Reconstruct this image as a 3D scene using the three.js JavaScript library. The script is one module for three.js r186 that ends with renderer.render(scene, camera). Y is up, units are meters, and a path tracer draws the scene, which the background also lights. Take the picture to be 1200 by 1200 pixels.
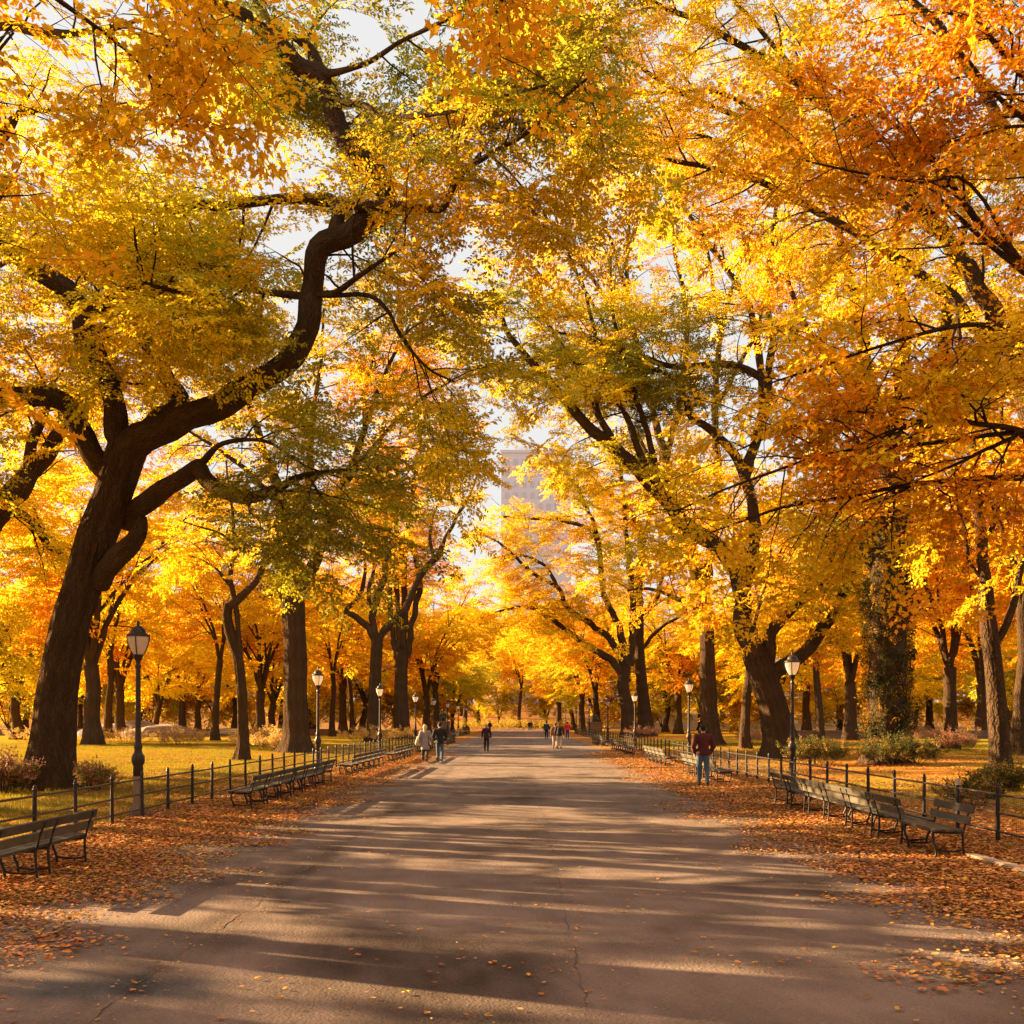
import * as THREE from 'three';
import { mergeGeometries } from 'three/addons/utils/BufferGeometryUtils.js';
import { ImprovedNoise } from 'three/addons/math/ImprovedNoise.js';

// ---------------------------------------------------------------- camera, sky, sun, exposure
const scene = new THREE.Scene();
const renderer = new THREE.WebGLRenderer({ antialias: true });
renderer.toneMapping = THREE.LinearToneMapping;
renderer.toneMappingExposure = 17;
renderer.shadowMap.enabled = true;
const EYE = 1.9, FX = 1200, VX = 612, VY = 844;
const camera = new THREE.PerspectiveCamera(2 * Math.atan(600 / FX) * 180 / Math.PI, 1, 0.1, 1500);
camera.position.set(0, EYE, 0);
camera.setViewOffset(1200, 1200, 600 - VX, 600 - VY, 1200, 1200);
const SUN_EL = 17 * Math.PI / 180, SUN_AZ = 21 * Math.PI / 180;
const toSun = new THREE.Vector3(-Math.cos(SUN_AZ) * Math.cos(SUN_EL), Math.sin(SUN_EL), -Math.sin(SUN_AZ) * Math.cos(SUN_EL));
{
  const W = 256, H = 128, data = new Float32Array(W * H * 4), d = new THREE.Vector3();
  for (let j = 0; j < H; j++) for (let i = 0; i < W; i++) {
    const el = ((j + 0.5) / H - 0.5) * Math.PI, az = ((i + 0.5) / W - 0.5) * 2 * Math.PI;
    d.set(Math.cos(el) * Math.cos(az), Math.sin(el), Math.cos(el) * Math.sin(az));
    const up = Math.max(0, d.y), near = Math.pow(Math.max(0, d.dot(toSun)), 6), t = Math.pow(up, 0.6);
    const c = [0.158 - 0.016 * t + 0.06 * near, 0.155 - 0.012 * t + 0.045 * near, 0.15 - 0.004 * t + 0.02 * near];
    data.set([...c.map((x) => x * 0.34), 1], (j * W + i) * 4);
  }
  const sky = new THREE.DataTexture(data, W, H, THREE.RGBAFormat, THREE.FloatType);
  sky.mapping = THREE.EquirectangularReflectionMapping; sky.magFilter = THREE.LinearFilter; sky.needsUpdate = true;
  scene.background = sky; scene.environment = sky;
}
const sun = new THREE.DirectionalLight(new THREE.Color().setRGB(1, 0.62, 0.3), 2);
sun.position.copy(toSun).multiplyScalar(200); sun.castShadow = true; sun.shadow.radius = 0.45;
Object.assign(sun.shadow.camera, { left: -150, right: 150, top: 150, bottom: -150, near: 1, far: 600 });
scene.add(sun, sun.target);

// ---------------------------------------------------------------- helpers
const V = (x, y, z) => new THREE.Vector3(x, y, z);
const P = (px, py, d) => V((px - VX) / FX * d, EYE + (VY - py) / FX * d, -d);      // a pixel's direction at a known depth
function rngOf(seed) { let a = seed >>> 0; return () => { a = (a + 0x6D2B79F5) >>> 0; let t = Math.imul(a ^ (a >>> 15), 1 | a); t = (t + Math.imul(t ^ (t >>> 7), 61 | t)) ^ t; return ((t ^ (t >>> 14)) >>> 0) / 4294967296; }; }
const perlin = new ImprovedNoise(), N3 = (x, y, z) => perlin.noise(x, y, z);
const fbm = (x, y, z) => N3(x, y, z) * 0.55 + N3(x * 2.1, y * 2.1, z * 2.1 + 9) * 0.28 + N3(x * 4.3, y * 4.3, z * 4.3 + 5) * 0.17;
const lerp = (a, b, t) => a + (b - a) * t, clamp = (x, a, b) => Math.min(b, Math.max(a, x)), smooth = (a, b, x) => { const t = clamp((x - a) / (b - a), 0, 1); return t * t * (3 - 2 * t); };
const taken = {};
function numbered(n) { const k = taken[n] = (taken[n] ?? -1) + 1; return k ? `${n}_${String(k).padStart(3, '0')}` : n; }
function shade(o) { o.traverse((m) => { if (m.isMesh) { m.castShadow = true; m.receiveShadow = true; } }); return o; }
function thing(name, label, category, pos = [0, 0, 0], turn = 0, group) {
  const o = new THREE.Group(); o.name = numbered(name); o.position.set(...pos); o.rotation.y = turn;
  o.userData = { label, category }; if (group) o.userData.group = group; scene.add(o); return o;
}
function part(name, geo, mat, parent, stuff) { const m = new THREE.Mesh(geo, mat); m.name = name; m.castShadow = m.receiveShadow = true; if (stuff) m.userData.kind = 'stuff'; parent.add(m); return m; }
function struct(name, geo, mat, label) { const m = part(name, geo, mat, scene); m.name = numbered(name); m.userData = { kind: 'structure', label, category: 'ground' }; return m; }
function stuffInst(name, geo, mat, list, label, category, parent = scene) {   // list of [Matrix4, Color]
  const m = new THREE.InstancedMesh(geo, mat, list.length); m.name = parent === scene ? numbered(name) : name;
  list.forEach(([x, c], i) => { m.setMatrixAt(i, x); if (c) m.setColorAt(i, c); });
  m.userData = { kind: 'stuff' }; if (label) Object.assign(m.userData, { label, category });
  m.castShadow = m.receiveShadow = true; parent.add(m); return m;
}
function copy(src, pos, turn, scale, label, group) {
  const c = src.clone(); c.name = numbered(src.name.replace(/_\d{3}$/, '')); c.position.set(...pos); c.rotation.y = turn;
  c.scale.setScalar(scale); c.userData = { ...src.userData }; if (label) c.userData.label = label; if (group) c.userData.group = group; scene.add(c); return c;
}
function geoOf(pos, idx, col, uv) {
  const g = new THREE.BufferGeometry(); g.setAttribute('position', new THREE.Float32BufferAttribute(pos, 3));
  if (col) g.setAttribute('color', new THREE.Float32BufferAttribute(col, 3)); if (uv) g.setAttribute('uv', new THREE.Float32BufferAttribute(uv, 2));
  g.setIndex(idx); g.computeVertexNormals(); return g;
}
function box(w, h, d, x = 0, y = 0, z = 0, rx = 0, ry = 0, rz = 0) { const g = new THREE.BoxGeometry(w, h, d); g.rotateX(rx).rotateY(ry).rotateZ(rz); return g.translate(x, y, z); }
// bevelled plank along z
function plank(w, h, l, b = 0.008) {
  const s = new THREE.Shape(), x = w / 2 - b, y = h / 2 - b; s.moveTo(-x, -y); s.lineTo(x, -y); s.lineTo(x, y); s.lineTo(-x, y); s.closePath();
  return new THREE.ExtrudeGeometry(s, { depth: l - 2 * b, bevelEnabled: true, bevelSize: b, bevelThickness: b, bevelSegments: 1 }).translate(0, 0, -(l - 2 * b) / 2);
}
// points with radii -> smooth list {p, r}
function path(pts, step) {
  if (pts.length < 3) { const [a, b] = pts; pts = [a, { p: a.p.clone().lerp(b.p, 0.5), r: (a.r + b.r) / 2 }, b]; }
  const c = new THREE.CatmullRomCurve3(pts.map((q) => q.p), false, 'centripetal'), n = Math.max(pts.length, Math.ceil(c.getLength() / step)), out = [];
  for (let i = 0; i <= n; i++) { const t = i / n, f = t * (pts.length - 1), k = Math.min(pts.length - 2, Math.floor(f)); out.push({ p: c.getPoint(t), r: lerp(pts[k].r, pts[k + 1].r, f - k) }); }
  return out;
}
// tapered tube with rounded end, uv in metres; rough = relative bark relief, flare = root flare
function tube(list, radial, rough = 0, flare = 0, seed = 0) {
  const pos = [], uv = [], idx = [], n = list.length; let len = 0, nx = null;
  const u0 = Math.max(1, Math.round(2 * Math.PI * list[0].r / 0.6));
  for (let i = 0; i < n; i++) {
    const t = list[Math.min(n - 1, i + 1)].p.clone().sub(list[Math.max(0, i - 1)].p).normalize();
    if (!nx) nx = Math.abs(t.y) > 0.9 ? V(1, 0, 0) : V(0, 1, 0);
    nx = nx.clone().addScaledVector(t, -nx.dot(t)).normalize(); const ny = t.clone().cross(nx);
    if (i) len += list[i].p.distanceTo(list[i - 1].p);
    for (let k = 0; k <= radial; k++) {
      const a = k / radial * Math.PI * 2, ca = Math.cos(a), sa = Math.sin(a); let r = list[i].r;
      if (rough) r *= 1 + rough * (N3(ca * 2.2 + seed, sa * 2.2, len * 0.5) * 1.3 + N3(ca * 6 + seed, sa * 6, len * 0.9) * 0.8 + N3(ca * 14, sa * 14 + seed, len * 1.6) * 0.55 - (radial > 30 ? 1.1 * Math.pow(1 - Math.min(1, Math.abs(N3(ca * 7 + seed, sa * 7, len * 0.45)) * 4), 2) : 0));
      if (flare) { const e = Math.exp(-len / 0.55); r *= 1 + flare * e * (0.55 + 0.75 * Math.pow(0.5 + 0.5 * Math.cos(a * 5 + seed + N3(ca, sa, seed) * 2), 1.5)); }
      pos.push(list[i].p.x + (nx.x * ca + ny.x * sa) * r, list[i].p.y + (nx.y * ca + ny.y * sa) * r, list[i].p.z + (nx.z * ca + ny.z * sa) * r);
      uv.push(k / radial * u0, len / 1.2);
    }
  }
  const w = radial + 1;
  for (let i = 0; i < n - 1; i++) for (let k = 0; k < radial; k++) { const a = i * w + k, b = a + w; idx.push(a, a + 1, b, b, a + 1, b + 1); }
  const e = list[n - 1], c = pos.length / 3; pos.push(e.p.x, e.p.y, e.p.z); uv.push(0, len / 1.2);
  for (let k = 0; k < radial; k++) idx.push((n - 1) * w + k, (n - 1) * w + k + 1, c);
  const g = geoOf(pos, idx, null, uv), nm = g.attributes.normal;     // weld the seam
  for (let i = 0; i < n; i++) { const a = i * w, b = a + radial, q = V(nm.getX(a) + nm.getX(b), nm.getY(a) + nm.getY(b), nm.getZ(a) + nm.getZ(b)).normalize(); nm.setXYZ(a, q.x, q.y, q.z); nm.setXYZ(b, q.x, q.y, q.z); }
  return g;
}
// ---- textures
function vnoise(seed) {                                             // tileable value noise
  const R = rngOf(seed), tab = Float32Array.from({ length: 4096 }, R);
  return (x, y, px, py) => { const xi = Math.floor(x), yi = Math.floor(y), f = (t) => t * t * (3 - 2 * t), u = f(x - xi), v = f(y - yi), h = (a, b) => tab[((((a % px) + px) % px) * 73 + (((b % py) + py) % py) * 619) & 4095]; return lerp(lerp(h(xi, yi), h(xi + 1, yi), u), lerp(h(xi, yi + 1), h(xi + 1, yi + 1), u), v); };
}
function tex(w, h, fn, srgb = true) {
  const d = new Uint8Array(w * h * 4);
  for (let j = 0; j < h; j++) for (let i = 0; i < w; i++) { const c = fn(i / w, j / h); d.set([clamp(c[0], 0, 1) * 255, clamp(c[1], 0, 1) * 255, clamp(c[2], 0, 1) * 255, 255], (j * w + i) * 4); }
  const t = new THREE.DataTexture(d, w, h); t.wrapS = t.wrapT = THREE.RepeatWrapping; t.magFilter = THREE.LinearFilter; t.minFilter = THREE.LinearMipmapLinearFilter; t.generateMipmaps = true;
  if (srgb) t.colorSpace = THREE.SRGBColorSpace; t.needsUpdate = true; return t;
}
const L2S = (x) => x <= 0.0031308 ? x * 12.92 : 1.055 * Math.pow(x, 1 / 2.4) - 0.055, enc = (c) => c.map(L2S);
const na = vnoise(11), nb = vnoise(23);
const barkH = (u, v) => { const wob = na(u * 4, v * 6, 4, 6) * 1.3 + na(u * 9, v * 18, 9, 18) * 0.8, a = (u * 5 + wob) , f = Math.abs(((a % 1) + 1) % 1 - 0.5) * 2; const plate = na(u * 18, v * 9, 18, 9) * 0.6 + nb(u * 10, v * 30, 10, 30) * 0.8 - 0.2; return clamp(Math.pow(f, 0.7) * 0.75 + plate * 0.25 + (nb(u * 64, v * 90, 64, 90) - 0.5) * 0.25, 0, 1); };
const barkMap = tex(256, 512, (u, v) => { const t = na(u * 3, v * 4, 3, 4), m = nb(u * 5, v * 3, 5, 3) * 0.6 + na(u * 40, v * 22, 40, 22) * 0.7, k = 0.58 + 0.3 * m; return enc([(0.205 + 0.05 * t) * k, (0.15 + 0.035 * t + 0.012 * m) * k, (0.105 + 0.02 * t) * k]); });
const barkBump = tex(256, 512, (u, v) => { const h = barkH(u, v); return [h, h, h]; }, false);
const M = {};
M.bark = new THREE.MeshPhysicalMaterial({ specularIntensity: 0, map: barkMap, bumpMap: barkBump, bumpScale: 0.05, roughness: 1, color: new THREE.Color().setRGB(0.42, 0.38, 0.35) });
M.twig = new THREE.MeshPhysicalMaterial({ specularIntensity: 0, color: new THREE.Color().setRGB(0.05, 0.034, 0.024), roughness: 0.95 });
M.leaf = new THREE.MeshPhysicalMaterial({ vertexColors: true, roughness: 1, transmission: 0.5, thickness: 0, specularIntensity: 0, side: THREE.DoubleSide });
M.dryLeaf = new THREE.MeshPhysicalMaterial({ vertexColors: true, specularIntensity: 0, roughness: 1, side: THREE.DoubleSide });
const COL = (r, g, b) => new THREE.Color().setRGB(r, g, b);

// ---------------------------------------------------------------- ground
const asphalt = tex(1024, 1024, (u, v) => {
  const g = nb(u * 512, v * 512, 512, 512), g2 = na(u * 230, v * 230, 230, 230), m = na(u * 12, v * 12, 12, 12), s = nb(u * 5, v * 5, 5, 5);
  const k = 0.72 + 0.3 * g + (g2 > 0.86 ? 0.3 : 0) - (g2 < 0.1 ? 0.25 : 0) + 0.16 * (m - 0.5) + 0.22 * (s - 0.5); return enc([0.218 * k, 0.182 * k, 0.156 * k]);
});
const asphaltBump = tex(512, 512, (u, v) => { const g = nb(u * 256, v * 256, 256, 256) * 0.7 + na(u * 128, v * 128, 128, 128) * 0.3; return [g, g, g]; }, false);
const litterTex = tex(1024, 1024, (u, v) => {
  const a = na(u * 60, v * 60, 60, 60), b = nb(u * 110, v * 110, 110, 110), c = na(u * 14, v * 14, 14, 14), k = 0.45 + 0.8 * b;
  return enc([(0.26 + 0.16 * a) * k, (0.12 + 0.09 * a + 0.03 * c) * k, (0.052 + 0.03 * c) * k]);
});
const grassTex = tex(1024, 1024, (u, v) => {
  const a = na(u * 200, v * 200, 200, 200), b = nb(u * 90, v * 90, 90, 90), c = na(u * 16, v * 16, 16, 16), k = 0.5 + 0.8 * a;
  return b > 0.72 - 0.12 * c ? enc([0.46 * k, 0.3 * k, 0.04 * k]) : enc([(0.2 + 0.07 * c) * k, (0.19 + 0.04 * c) * k, 0.022 * k]);
});
// a sheet in x,z with uv in metres, vertex colour by fn, gentle height by hf
function sheet(x0, x1, z0, z1, nx, nz, y, uvScale, fn, hf) {
  const pos = [], uv = [], col = [], idx = [];
  for (let j = 0; j <= nz; j++) for (let i = 0; i <= nx; i++) {
    const x = lerp(x0, x1, i / nx), z = lerp(z0, z1, typeof fn.warp === 'number' ? Math.pow(j / nz, fn.warp) : j / nz);
    pos.push(x, y + (hf ? hf(x, z) : 0), z); uv.push(x / uvScale, z / uvScale); col.push(...fn(x, z));
  }
  for (let j = 0; j < nz; j++) for (let i = 0; i < nx; i++) { const a = j * (nx + 1) + i, b = a + nx + 1; idx.push(a, a + 1, b, b, a + 1, b + 1); }
  const g = geoOf(pos, idx, col, uv); if (g.attributes.normal.getY(0) < 0) { g.index.array.reverse(); g.computeVertexNormals(); } return g;
}
const gmat = (map, extra = {}) => new THREE.MeshPhysicalMaterial({ map, vertexColors: true, specularIntensity: 0, roughness: 1, ...extra });
const flat = () => [1, 1, 1];
struct('ground', sheet(-700, 700, 60, -700, 40, 40, -0.02, 3, flat), gmat(litterTex), 'leaf-covered brown park ground reaching to the horizon');
const pave = (x, z) => {                                            // worn, stained and patched asphalt
  const s = fbm(x * 0.5, 3, z * 0.35), t = fbm(x * 1.7 + 7, 1, z * 1.3), blot = smooth(0.1, 0.34, fbm(x * 0.33 + 40, 8, z * 0.22)), blue = smooth(0.05, 0.5, 1 - Math.hypot((x + 2.9) / 0.9, (z + 7.2) / 0.5) + 0.9 * fbm(x * 3, 1, z * 3)) * 0.8;
  const seam = smooth(0.35, 0, Math.abs(x + 2.75 + 0.5 * fbm(2, 0, z * 0.4))) * smooth(-0.2, 0.2, fbm(5, z * 0.5, x)) , patch = x > -1.9 && x < 0.4 && ((z * 0.11 % 1 + 1) % 1) < 0.35 ? 0.1 : 0, k = 1 + 0.26 * s + 0.3 * t - 0.4 * blot - 0.4 * blue - 0.3 * seam - patch + 0.2 * N3(x * 5, 1, z * 5); return [k * (1 - 0.35 * blue), k * (0.985 - 0.1 * blue), k * (0.97 + 0.15 * blue)];
}; pave.warp = 1.8;
struct('promenade', sheet(-5.6, 5.6, 8, -215, 112, 460, 0.006, 3.1, pave), gmat(asphalt, { bumpMap: asphaltBump, bumpScale: 0.006, roughness: 0.82 }), 'wide worn asphalt promenade with dark stains and leaf-filled joints');
const strip = (x, z) => { const k = 1 + 0.5 * fbm(x * 0.8, 2, z * 0.8); return [k, k, k]; }; strip.warp = 1.6;
struct('leaf_verge', sheet(-7.6, -5.0, 8, -215, 16, 260, 0.012, 2.3, strip, (x, z) => 0.03 * smooth(-5.2, -7, x) + 0.02 * fbm(x * 1.3, 0, z * 1.3) * smooth(-5.1, -5.8, x) - 0.02 * smooth(-5.5 - 0.4 * fbm(3, 1, z), -5.0, x)), gmat(litterTex), 'verge of brown fallen leaves between asphalt and the fence by the leaning elm');
struct('leaf_verge', sheet(4.8, 7.6, 8, -215, 16, 260, 0.012, 2.3, strip, (x, z) => 0.03 * smooth(5.0, 7, x) + 0.02 * fbm(x * 1.3, 4, z * 1.3) * smooth(4.9, 5.6, x) - 0.02 * smooth(5.3 + 0.4 * fbm(7, 1, z), 4.8, x)), gmat(litterTex), 'verge of orange fallen leaves between asphalt and the fence by the ivy trunk');
const lawnL = (x, z) => { const b = smooth(-0.1, 0.3, fbm(x * 0.11, 5, z * 0.11)) * 0.45 + smooth(0, 0.3, fbm(x * 0.5, 2, z * 0.5)) * 0.3; return [lerp(1.15, 1.7, b), lerp(1.12, 1.0, b), lerp(1, 1.5, b)]; };
struct('lawn', sheet(-120, -7.6, 8, -190, 60, 90, 0.004, 3.7, lawnL, (x, z) => 0.12 * smooth(-9, -20, x) * (1 + fbm(x * 0.05, 1, z * 0.05))), gmat(grassTex), 'yellow-green leaf-strewn lawn beyond the fence behind the leaning elm');
const lawnR = (x, z) => { const b = smooth(-0.1, 0.25, fbm(x * 0.09, 9, z * 0.09)) * 0.7 + smooth(0, 0.3, fbm(x * 0.5, 2, z * 0.5)) * 0.2; return [lerp(1.15, 2.0, b), lerp(1.12, 0.95, b), lerp(1, 1.9, b)]; };
struct('lawn', sheet(7.6, 120, 8, -190, 60, 90, 0.004, 3.3, lawnR, (x, z) => 0.12 * smooth(9, 20, x) * (1 + fbm(x * 0.05, 1, z * 0.05))), gmat(grassTex), 'orange leaf-covered lawn with green patches beyond the ivy-clad trunk');
const ridge = (x, z) => [1, 1, 1].map((v) => v * (0.8 + 0.5 * fbm(x * 0.05, 3, z * 0.05)));
struct('hills', sheet(-420, 420, -212, -420, 60, 12, 0, 4.1, ridge, (x, z) => (7 + 5 * fbm(x * 0.012, 2, z * 0.01)) * smooth(-214, -290, z) - 0.05), gmat(litterTex), 'low wooded rise closing the view behind the groves');
M.tar = new THREE.MeshStandardMaterial({ color: COL(0.06, 0.05, 0.043), roughness: 0.9 });
function joint(x0, z0, z1, w, seed, label) {                        // ragged tar joint
  const pos = [], idx = [], n = Math.round(Math.abs(z1 - z0) / 0.12);
  for (let i = 0; i <= n; i++) { const z = lerp(z0, z1, i / n), c = x0 + 0.16 * fbm(seed, z * 0.7, 1) + 0.03 * N3(seed, z * 5.3, 2), h = w * 1.6 * Math.max(0.05, N3(seed, z * 1.3, 4) + 0.3 + 0.4 * N3(seed, z * 6, 1)); pos.push(c - h, 0.0105, z, c + h, 0.0105, z); if (i) { const a = i * 2 - 2; idx.push(a, a + 1, a + 2, a + 2, a + 1, a + 3); } }
  struct('pavement_joint', geoOf(pos, idx), M.tar, label);
}
joint(0.42, -5, -120, 0.006, 3, 'dark cracked joint running along the middle of the asphalt');
joint(-2.75, -5, -90, 0.008, 8, 'dark cracked joint in the asphalt on the leaning elm side');

// ---------------------------------------------------------------- leaves
const LEAFCOL = { yellow: [0.8, 0.62, 0.022], gold: [0.8, 0.51, 0.018], orange: [0.76, 0.35, 0.016], rust: [0.66, 0.31, 0.02], lime: [0.5, 0.48, 0.03], green: [0.17, 0.21, 0.035], olive: [0.3, 0.27, 0.028] };
function spray(seed, len, leaf, n, opt = {}) {                      // a leafy twig along +x, up is +y; leaves are folded blades
  const R = rngOf(seed), pos = [], idx = [], col = [], { lobed = false, flatness = 0.5, wide = 0.55 } = opt;
  const stem = (a, b, r) => { const k = pos.length / 3, d = b.clone().sub(a).normalize(), u = d.clone().cross(V(0.1, 1, 0.2)).normalize(), w = d.clone().cross(u); for (const q of [a, b]) for (let i = 0; i < 3; i++) { const t = i * 2.094; pos.push(q.x + (u.x * Math.cos(t) + w.x * Math.sin(t)) * r, q.y + (u.y * Math.cos(t) + w.y * Math.sin(t)) * r, q.z + (u.z * Math.cos(t) + w.z * Math.sin(t)) * r); col.push(0.16, 0.2, 1); } for (let i = 0; i < 3; i++) { const j = (i + 1) % 3; idx.push(k + i, k + j, k + 3 + i, k + 3 + i, k + j, k + 3 + j); } };
  const segs = [[V(0, 0, 0), V(len, -len * 0.08, 0)]], ns = 6;
  for (let i = 0; i < ns; i++) { const t = (i + 0.6) / (ns + 0.4), a = V(len * t, -len * 0.08 * t, 0), s = i % 2 ? 1 : -1, l = len * (0.6 - 0.32 * t) * (0.8 + 0.4 * R()), an = 0.75 + 0.35 * R(); segs.push([a, a.clone().add(V(Math.cos(an) * l, (R() - 0.55) * l * 0.4, s * Math.sin(an) * l))]); }
  segs.forEach(([a, b], i) => stem(a, b, i ? 0.0025 : 0.004));
  const tot = segs.reduce((s, [a, b], i) => s + a.distanceTo(b) * (i ? 1 : 0.5), 0);
  for (const [si, [a, b]] of segs.entries()) {
    const L = a.distanceTo(b), m = Math.max(3, Math.round(n * L * (si ? 1 : 0.5) / tot)), dir = b.clone().sub(a).normalize(), side = dir.clone().cross(V(0, 1, 0)).normalize();
    for (let i = 0; i < m; i++) {
      const t = (i + 0.4 + R() * 0.6) / m, base = a.clone().lerp(b, t), s = i % 2 ? 1 : -1;
      const d = dir.clone().multiplyScalar(0.4 + 0.5 * R()).addScaledVector(side, s * (0.5 + 0.6 * R())).add(V((R() - 0.5) * 0.7, (R() - 0.62) * 1.1, (R() - 0.5) * 0.7)).normalize();
      const up = V((R() - 0.5) * 2 * (1 - flatness), 0.35 + R() * 0.6, (R() - 0.5) * 2 * (1 - flatness)), w = d.clone().cross(up).normalize(), nn = w.clone().cross(d).normalize();
      const l = leaf * (0.7 + 0.6 * R()), h = l * wide * 0.5, k = pos.length / 3, f = 0.2 + 0.35 * R(), kk = 0.78 + 0.44 * R(), cg = 0.85 + 0.3 * R(), dr = 0.25 * R();
      const put = (x, y, z) => { const q = base.clone().addScaledVector(d, x * l).addScaledVector(w, y * h).addScaledVector(nn, z * h); pos.push(q.x, q.y, q.z); col.push(kk, kk * cg, kk); };
      if (!lobed) { put(0.05, 0, 0); put(0.45, 1, f); put(1, 0, -dr); put(0.45, -1, f); idx.push(k, k + 1, k + 2, k, k + 2, k + 3); }
      else {                                                         // five-lobed blade
        put(0.08, 0, 0); for (const [x, y] of [[0.02, 0.75], [0.3, 0.62], [0.55, 1.25], [0.62, 0.5], [1.02, 0], [0.62, -0.5], [0.55, -1.25], [0.3, -0.62], [0.02, -0.75]]) put(x, y, f * Math.abs(y) - dr * x);
        for (let q = 1; q < 9; q++) idx.push(k, k + q, k + q + 1);
      }
    }
  }
  return geoOf(pos, idx, col);
}
const SPRAY = {
  elm: [spray(1, 0.95, 0.096, 100), spray(2, 0.85, 0.09, 92), spray(3, 1.05, 0.1, 108)],
  mid: [spray(4, 1.25, 0.135, 96), spray(5, 1.15, 0.13, 88), spray(6, 1.35, 0.14, 104)],
  far: [spray(7, 1.9, 0.23, 96, { flatness: 0.3 }), spray(8, 1.7, 0.22, 90, { flatness: 0.3 })],
  maple: [spray(9, 0.85, 0.135, 34, { lobed: true, wide: 0.62 }), spray(10, 0.75, 0.13, 30, { lobed: true, wide: 0.62 })],
};
// ---------------------------------------------------------------- trees
// T = { base, trunk: [{p,r}], limbs: [{pts, tint}], ... }; every limb sprouts branches, branchlets and leafy sprays
function buildTree(name, label, T, group) {
  const R = rngOf(T.seed), base = T.base.clone(), root = thing(name, label, 'tree', base.toArray(), 0, group);
  const loc = (list) => list.map(({ p, r }) => ({ p: p.clone().sub(base), r }));
  const o = { away: 0, gap: 0.8, len: 3.4, gap2: 0.55, len2: 1.15, up: 0.22, start: 0.25, drop: 0.18, dens: 1, kind: 'elm', scale: 1, palette: ['yellow', 'gold'], radial: 12, detail: 1, leafFrom: 0.2, thick: 1.2, ...T.o };
  if (T.trunk) part('trunk', tube(path(loc(T.trunk), 0.14 / o.detail), Math.round(72 * o.detail), 0.07, 0.55, T.seed), T.mat ?? M.bark, root);
  const limbs = T.limbs.map((l, i) => ({ ...l, list: gnarl(path(loc(l.pts), 0.3 / o.detail), T.seed + i * 7) }));
  for (const l of limbs) part('limb', tube(l.list, Math.max(5, Math.round(o.radial * (l.list[0].r > 0.12 ? 1 : 0.6))), l.list[0].r > 0.08 ? 0.06 : 0, 0, T.seed + l.list.length), T.mat ?? M.bark, root);
  const tubes = [], spots = [];
  const perp = (t, a) => { const u = Math.abs(t.y) > 0.9 ? V(1, 0, 0) : V(0, 1, 0), x = u.addScaledVector(t, -u.dot(t)).normalize(), y = t.clone().cross(x); return x.multiplyScalar(Math.cos(a)).addScaledVector(y, Math.sin(a)); };
  const walk = (p, d, len, n, r0, r1, wob, grav) => { const out = [{ p: p.clone(), r: r0 }]; d = d.clone(); for (let i = 1; i <= n; i++) { d.add(V((R() - 0.5) * wob, (R() - 0.5) * wob - grav * i / n, (R() - 0.5) * wob)).normalize(); out.push({ p: out[i - 1].p.clone().addScaledVector(d, len / n), r: lerp(r0, r1, i / n) }); } return out; };
  const at = (list, f) => { const x = f * (list.length - 1), k = Math.min(list.length - 2, Math.floor(x)), q = x - k; return { p: list[k].p.clone().lerp(list[k + 1].p, q), r: lerp(list[k].r, list[k + 1].r, q), t: list[k + 1].p.clone().sub(list[k].p).normalize() }; };
  const leafAt = (p, d, tint, dens = o.dens) => {
    if (R() > dens) return; const q = p.clone().add(base); if (N3(q.x * 0.33, q.y * 0.4, q.z * 0.33) < -0.28 - 0.2 * (o.dens - 0.7)) return;
    spots.push([p.clone(), d.clone(), tint]);
  };
  for (const l of limbs) {
    if (l.bare) continue; const lo = { ...o, ...l.o }; lo.gap /= o.thick; lo.gap2 /= 0.5 + o.thick / 2;
    let L = 0; for (let i = 1; i < l.list.length; i++) L += l.list[i].p.distanceTo(l.list[i - 1].p);
    for (let s = L * lo.start + R() * lo.gap; s < L; s += lo.gap * (0.65 + 0.7 * R())) {
      const f = s / L, A = at(l.list, f), out = V(A.p.x, 0, A.p.z).normalize(), len = lo.len * (0.55 + 0.8 * R()) * (1 - 0.4 * f);
      const d = perp(A.t, R() * 6.283).addScaledVector(A.t, 0.55).addScaledVector(out, 0.3).add(V(0, lo.up, -lo.away)).normalize(), r0 = Math.min(A.r * 0.6, 0.008 + 0.011 * len);
      const b = walk(A.p, d, len, 5, r0, 0.006, 0.5, lo.drop); tubes.push([b, 5]);
      leafAt(b[5].p, b[5].p.clone().sub(b[4].p), l.tint, lo.dens);
      const n2 = Math.max(2, Math.round(len * 0.85 / lo.gap2));
      for (let i = 0; i < n2; i++) {
        const g = lo.leafFrom + (1 - lo.leafFrom) * (i + R()) / n2, B = at(b, g), e = perp(B.t, (i % 2 ? 1.57 : -1.57) + (R() - 0.5) * 1.6).addScaledVector(B.t, 0.7).add(V(0, lo.up * 0.4, 0)).normalize();
        const len2 = lo.len2 * (0.6 + 0.8 * R()), c = walk(B.p, e, len2, 3, Math.min(B.r * 0.7, 0.009), 0.004, 0.5, 0.2); tubes.push([c, 3]);
        for (let k = 1; k <= 3; k++) leafAt(c[k].p.clone().lerp(c[k - 1].p, R() * 0.6), c[k].p.clone().sub(c[k - 1].p), l.tint, lo.dens);
      }
    }
    leafAt(l.list.at(-1).p, A0(l.list), l.tint);
  }
  const tg = tubes.filter((_, i) => o.detail >= 0.8 || i % 2 === 0 || tubes[i][1] === 5).map(([b, k]) => tube(b, k));
  if (tg.length) part('branches', mergeGeometries(tg), T.twig ?? M.twig, root, true);
  const kinds = SPRAY[o.kind], lists = kinds.map(() => []), m = new THREE.Matrix4(), c = new THREE.Color(), K = (n) => LEAFCOL[n];
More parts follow.
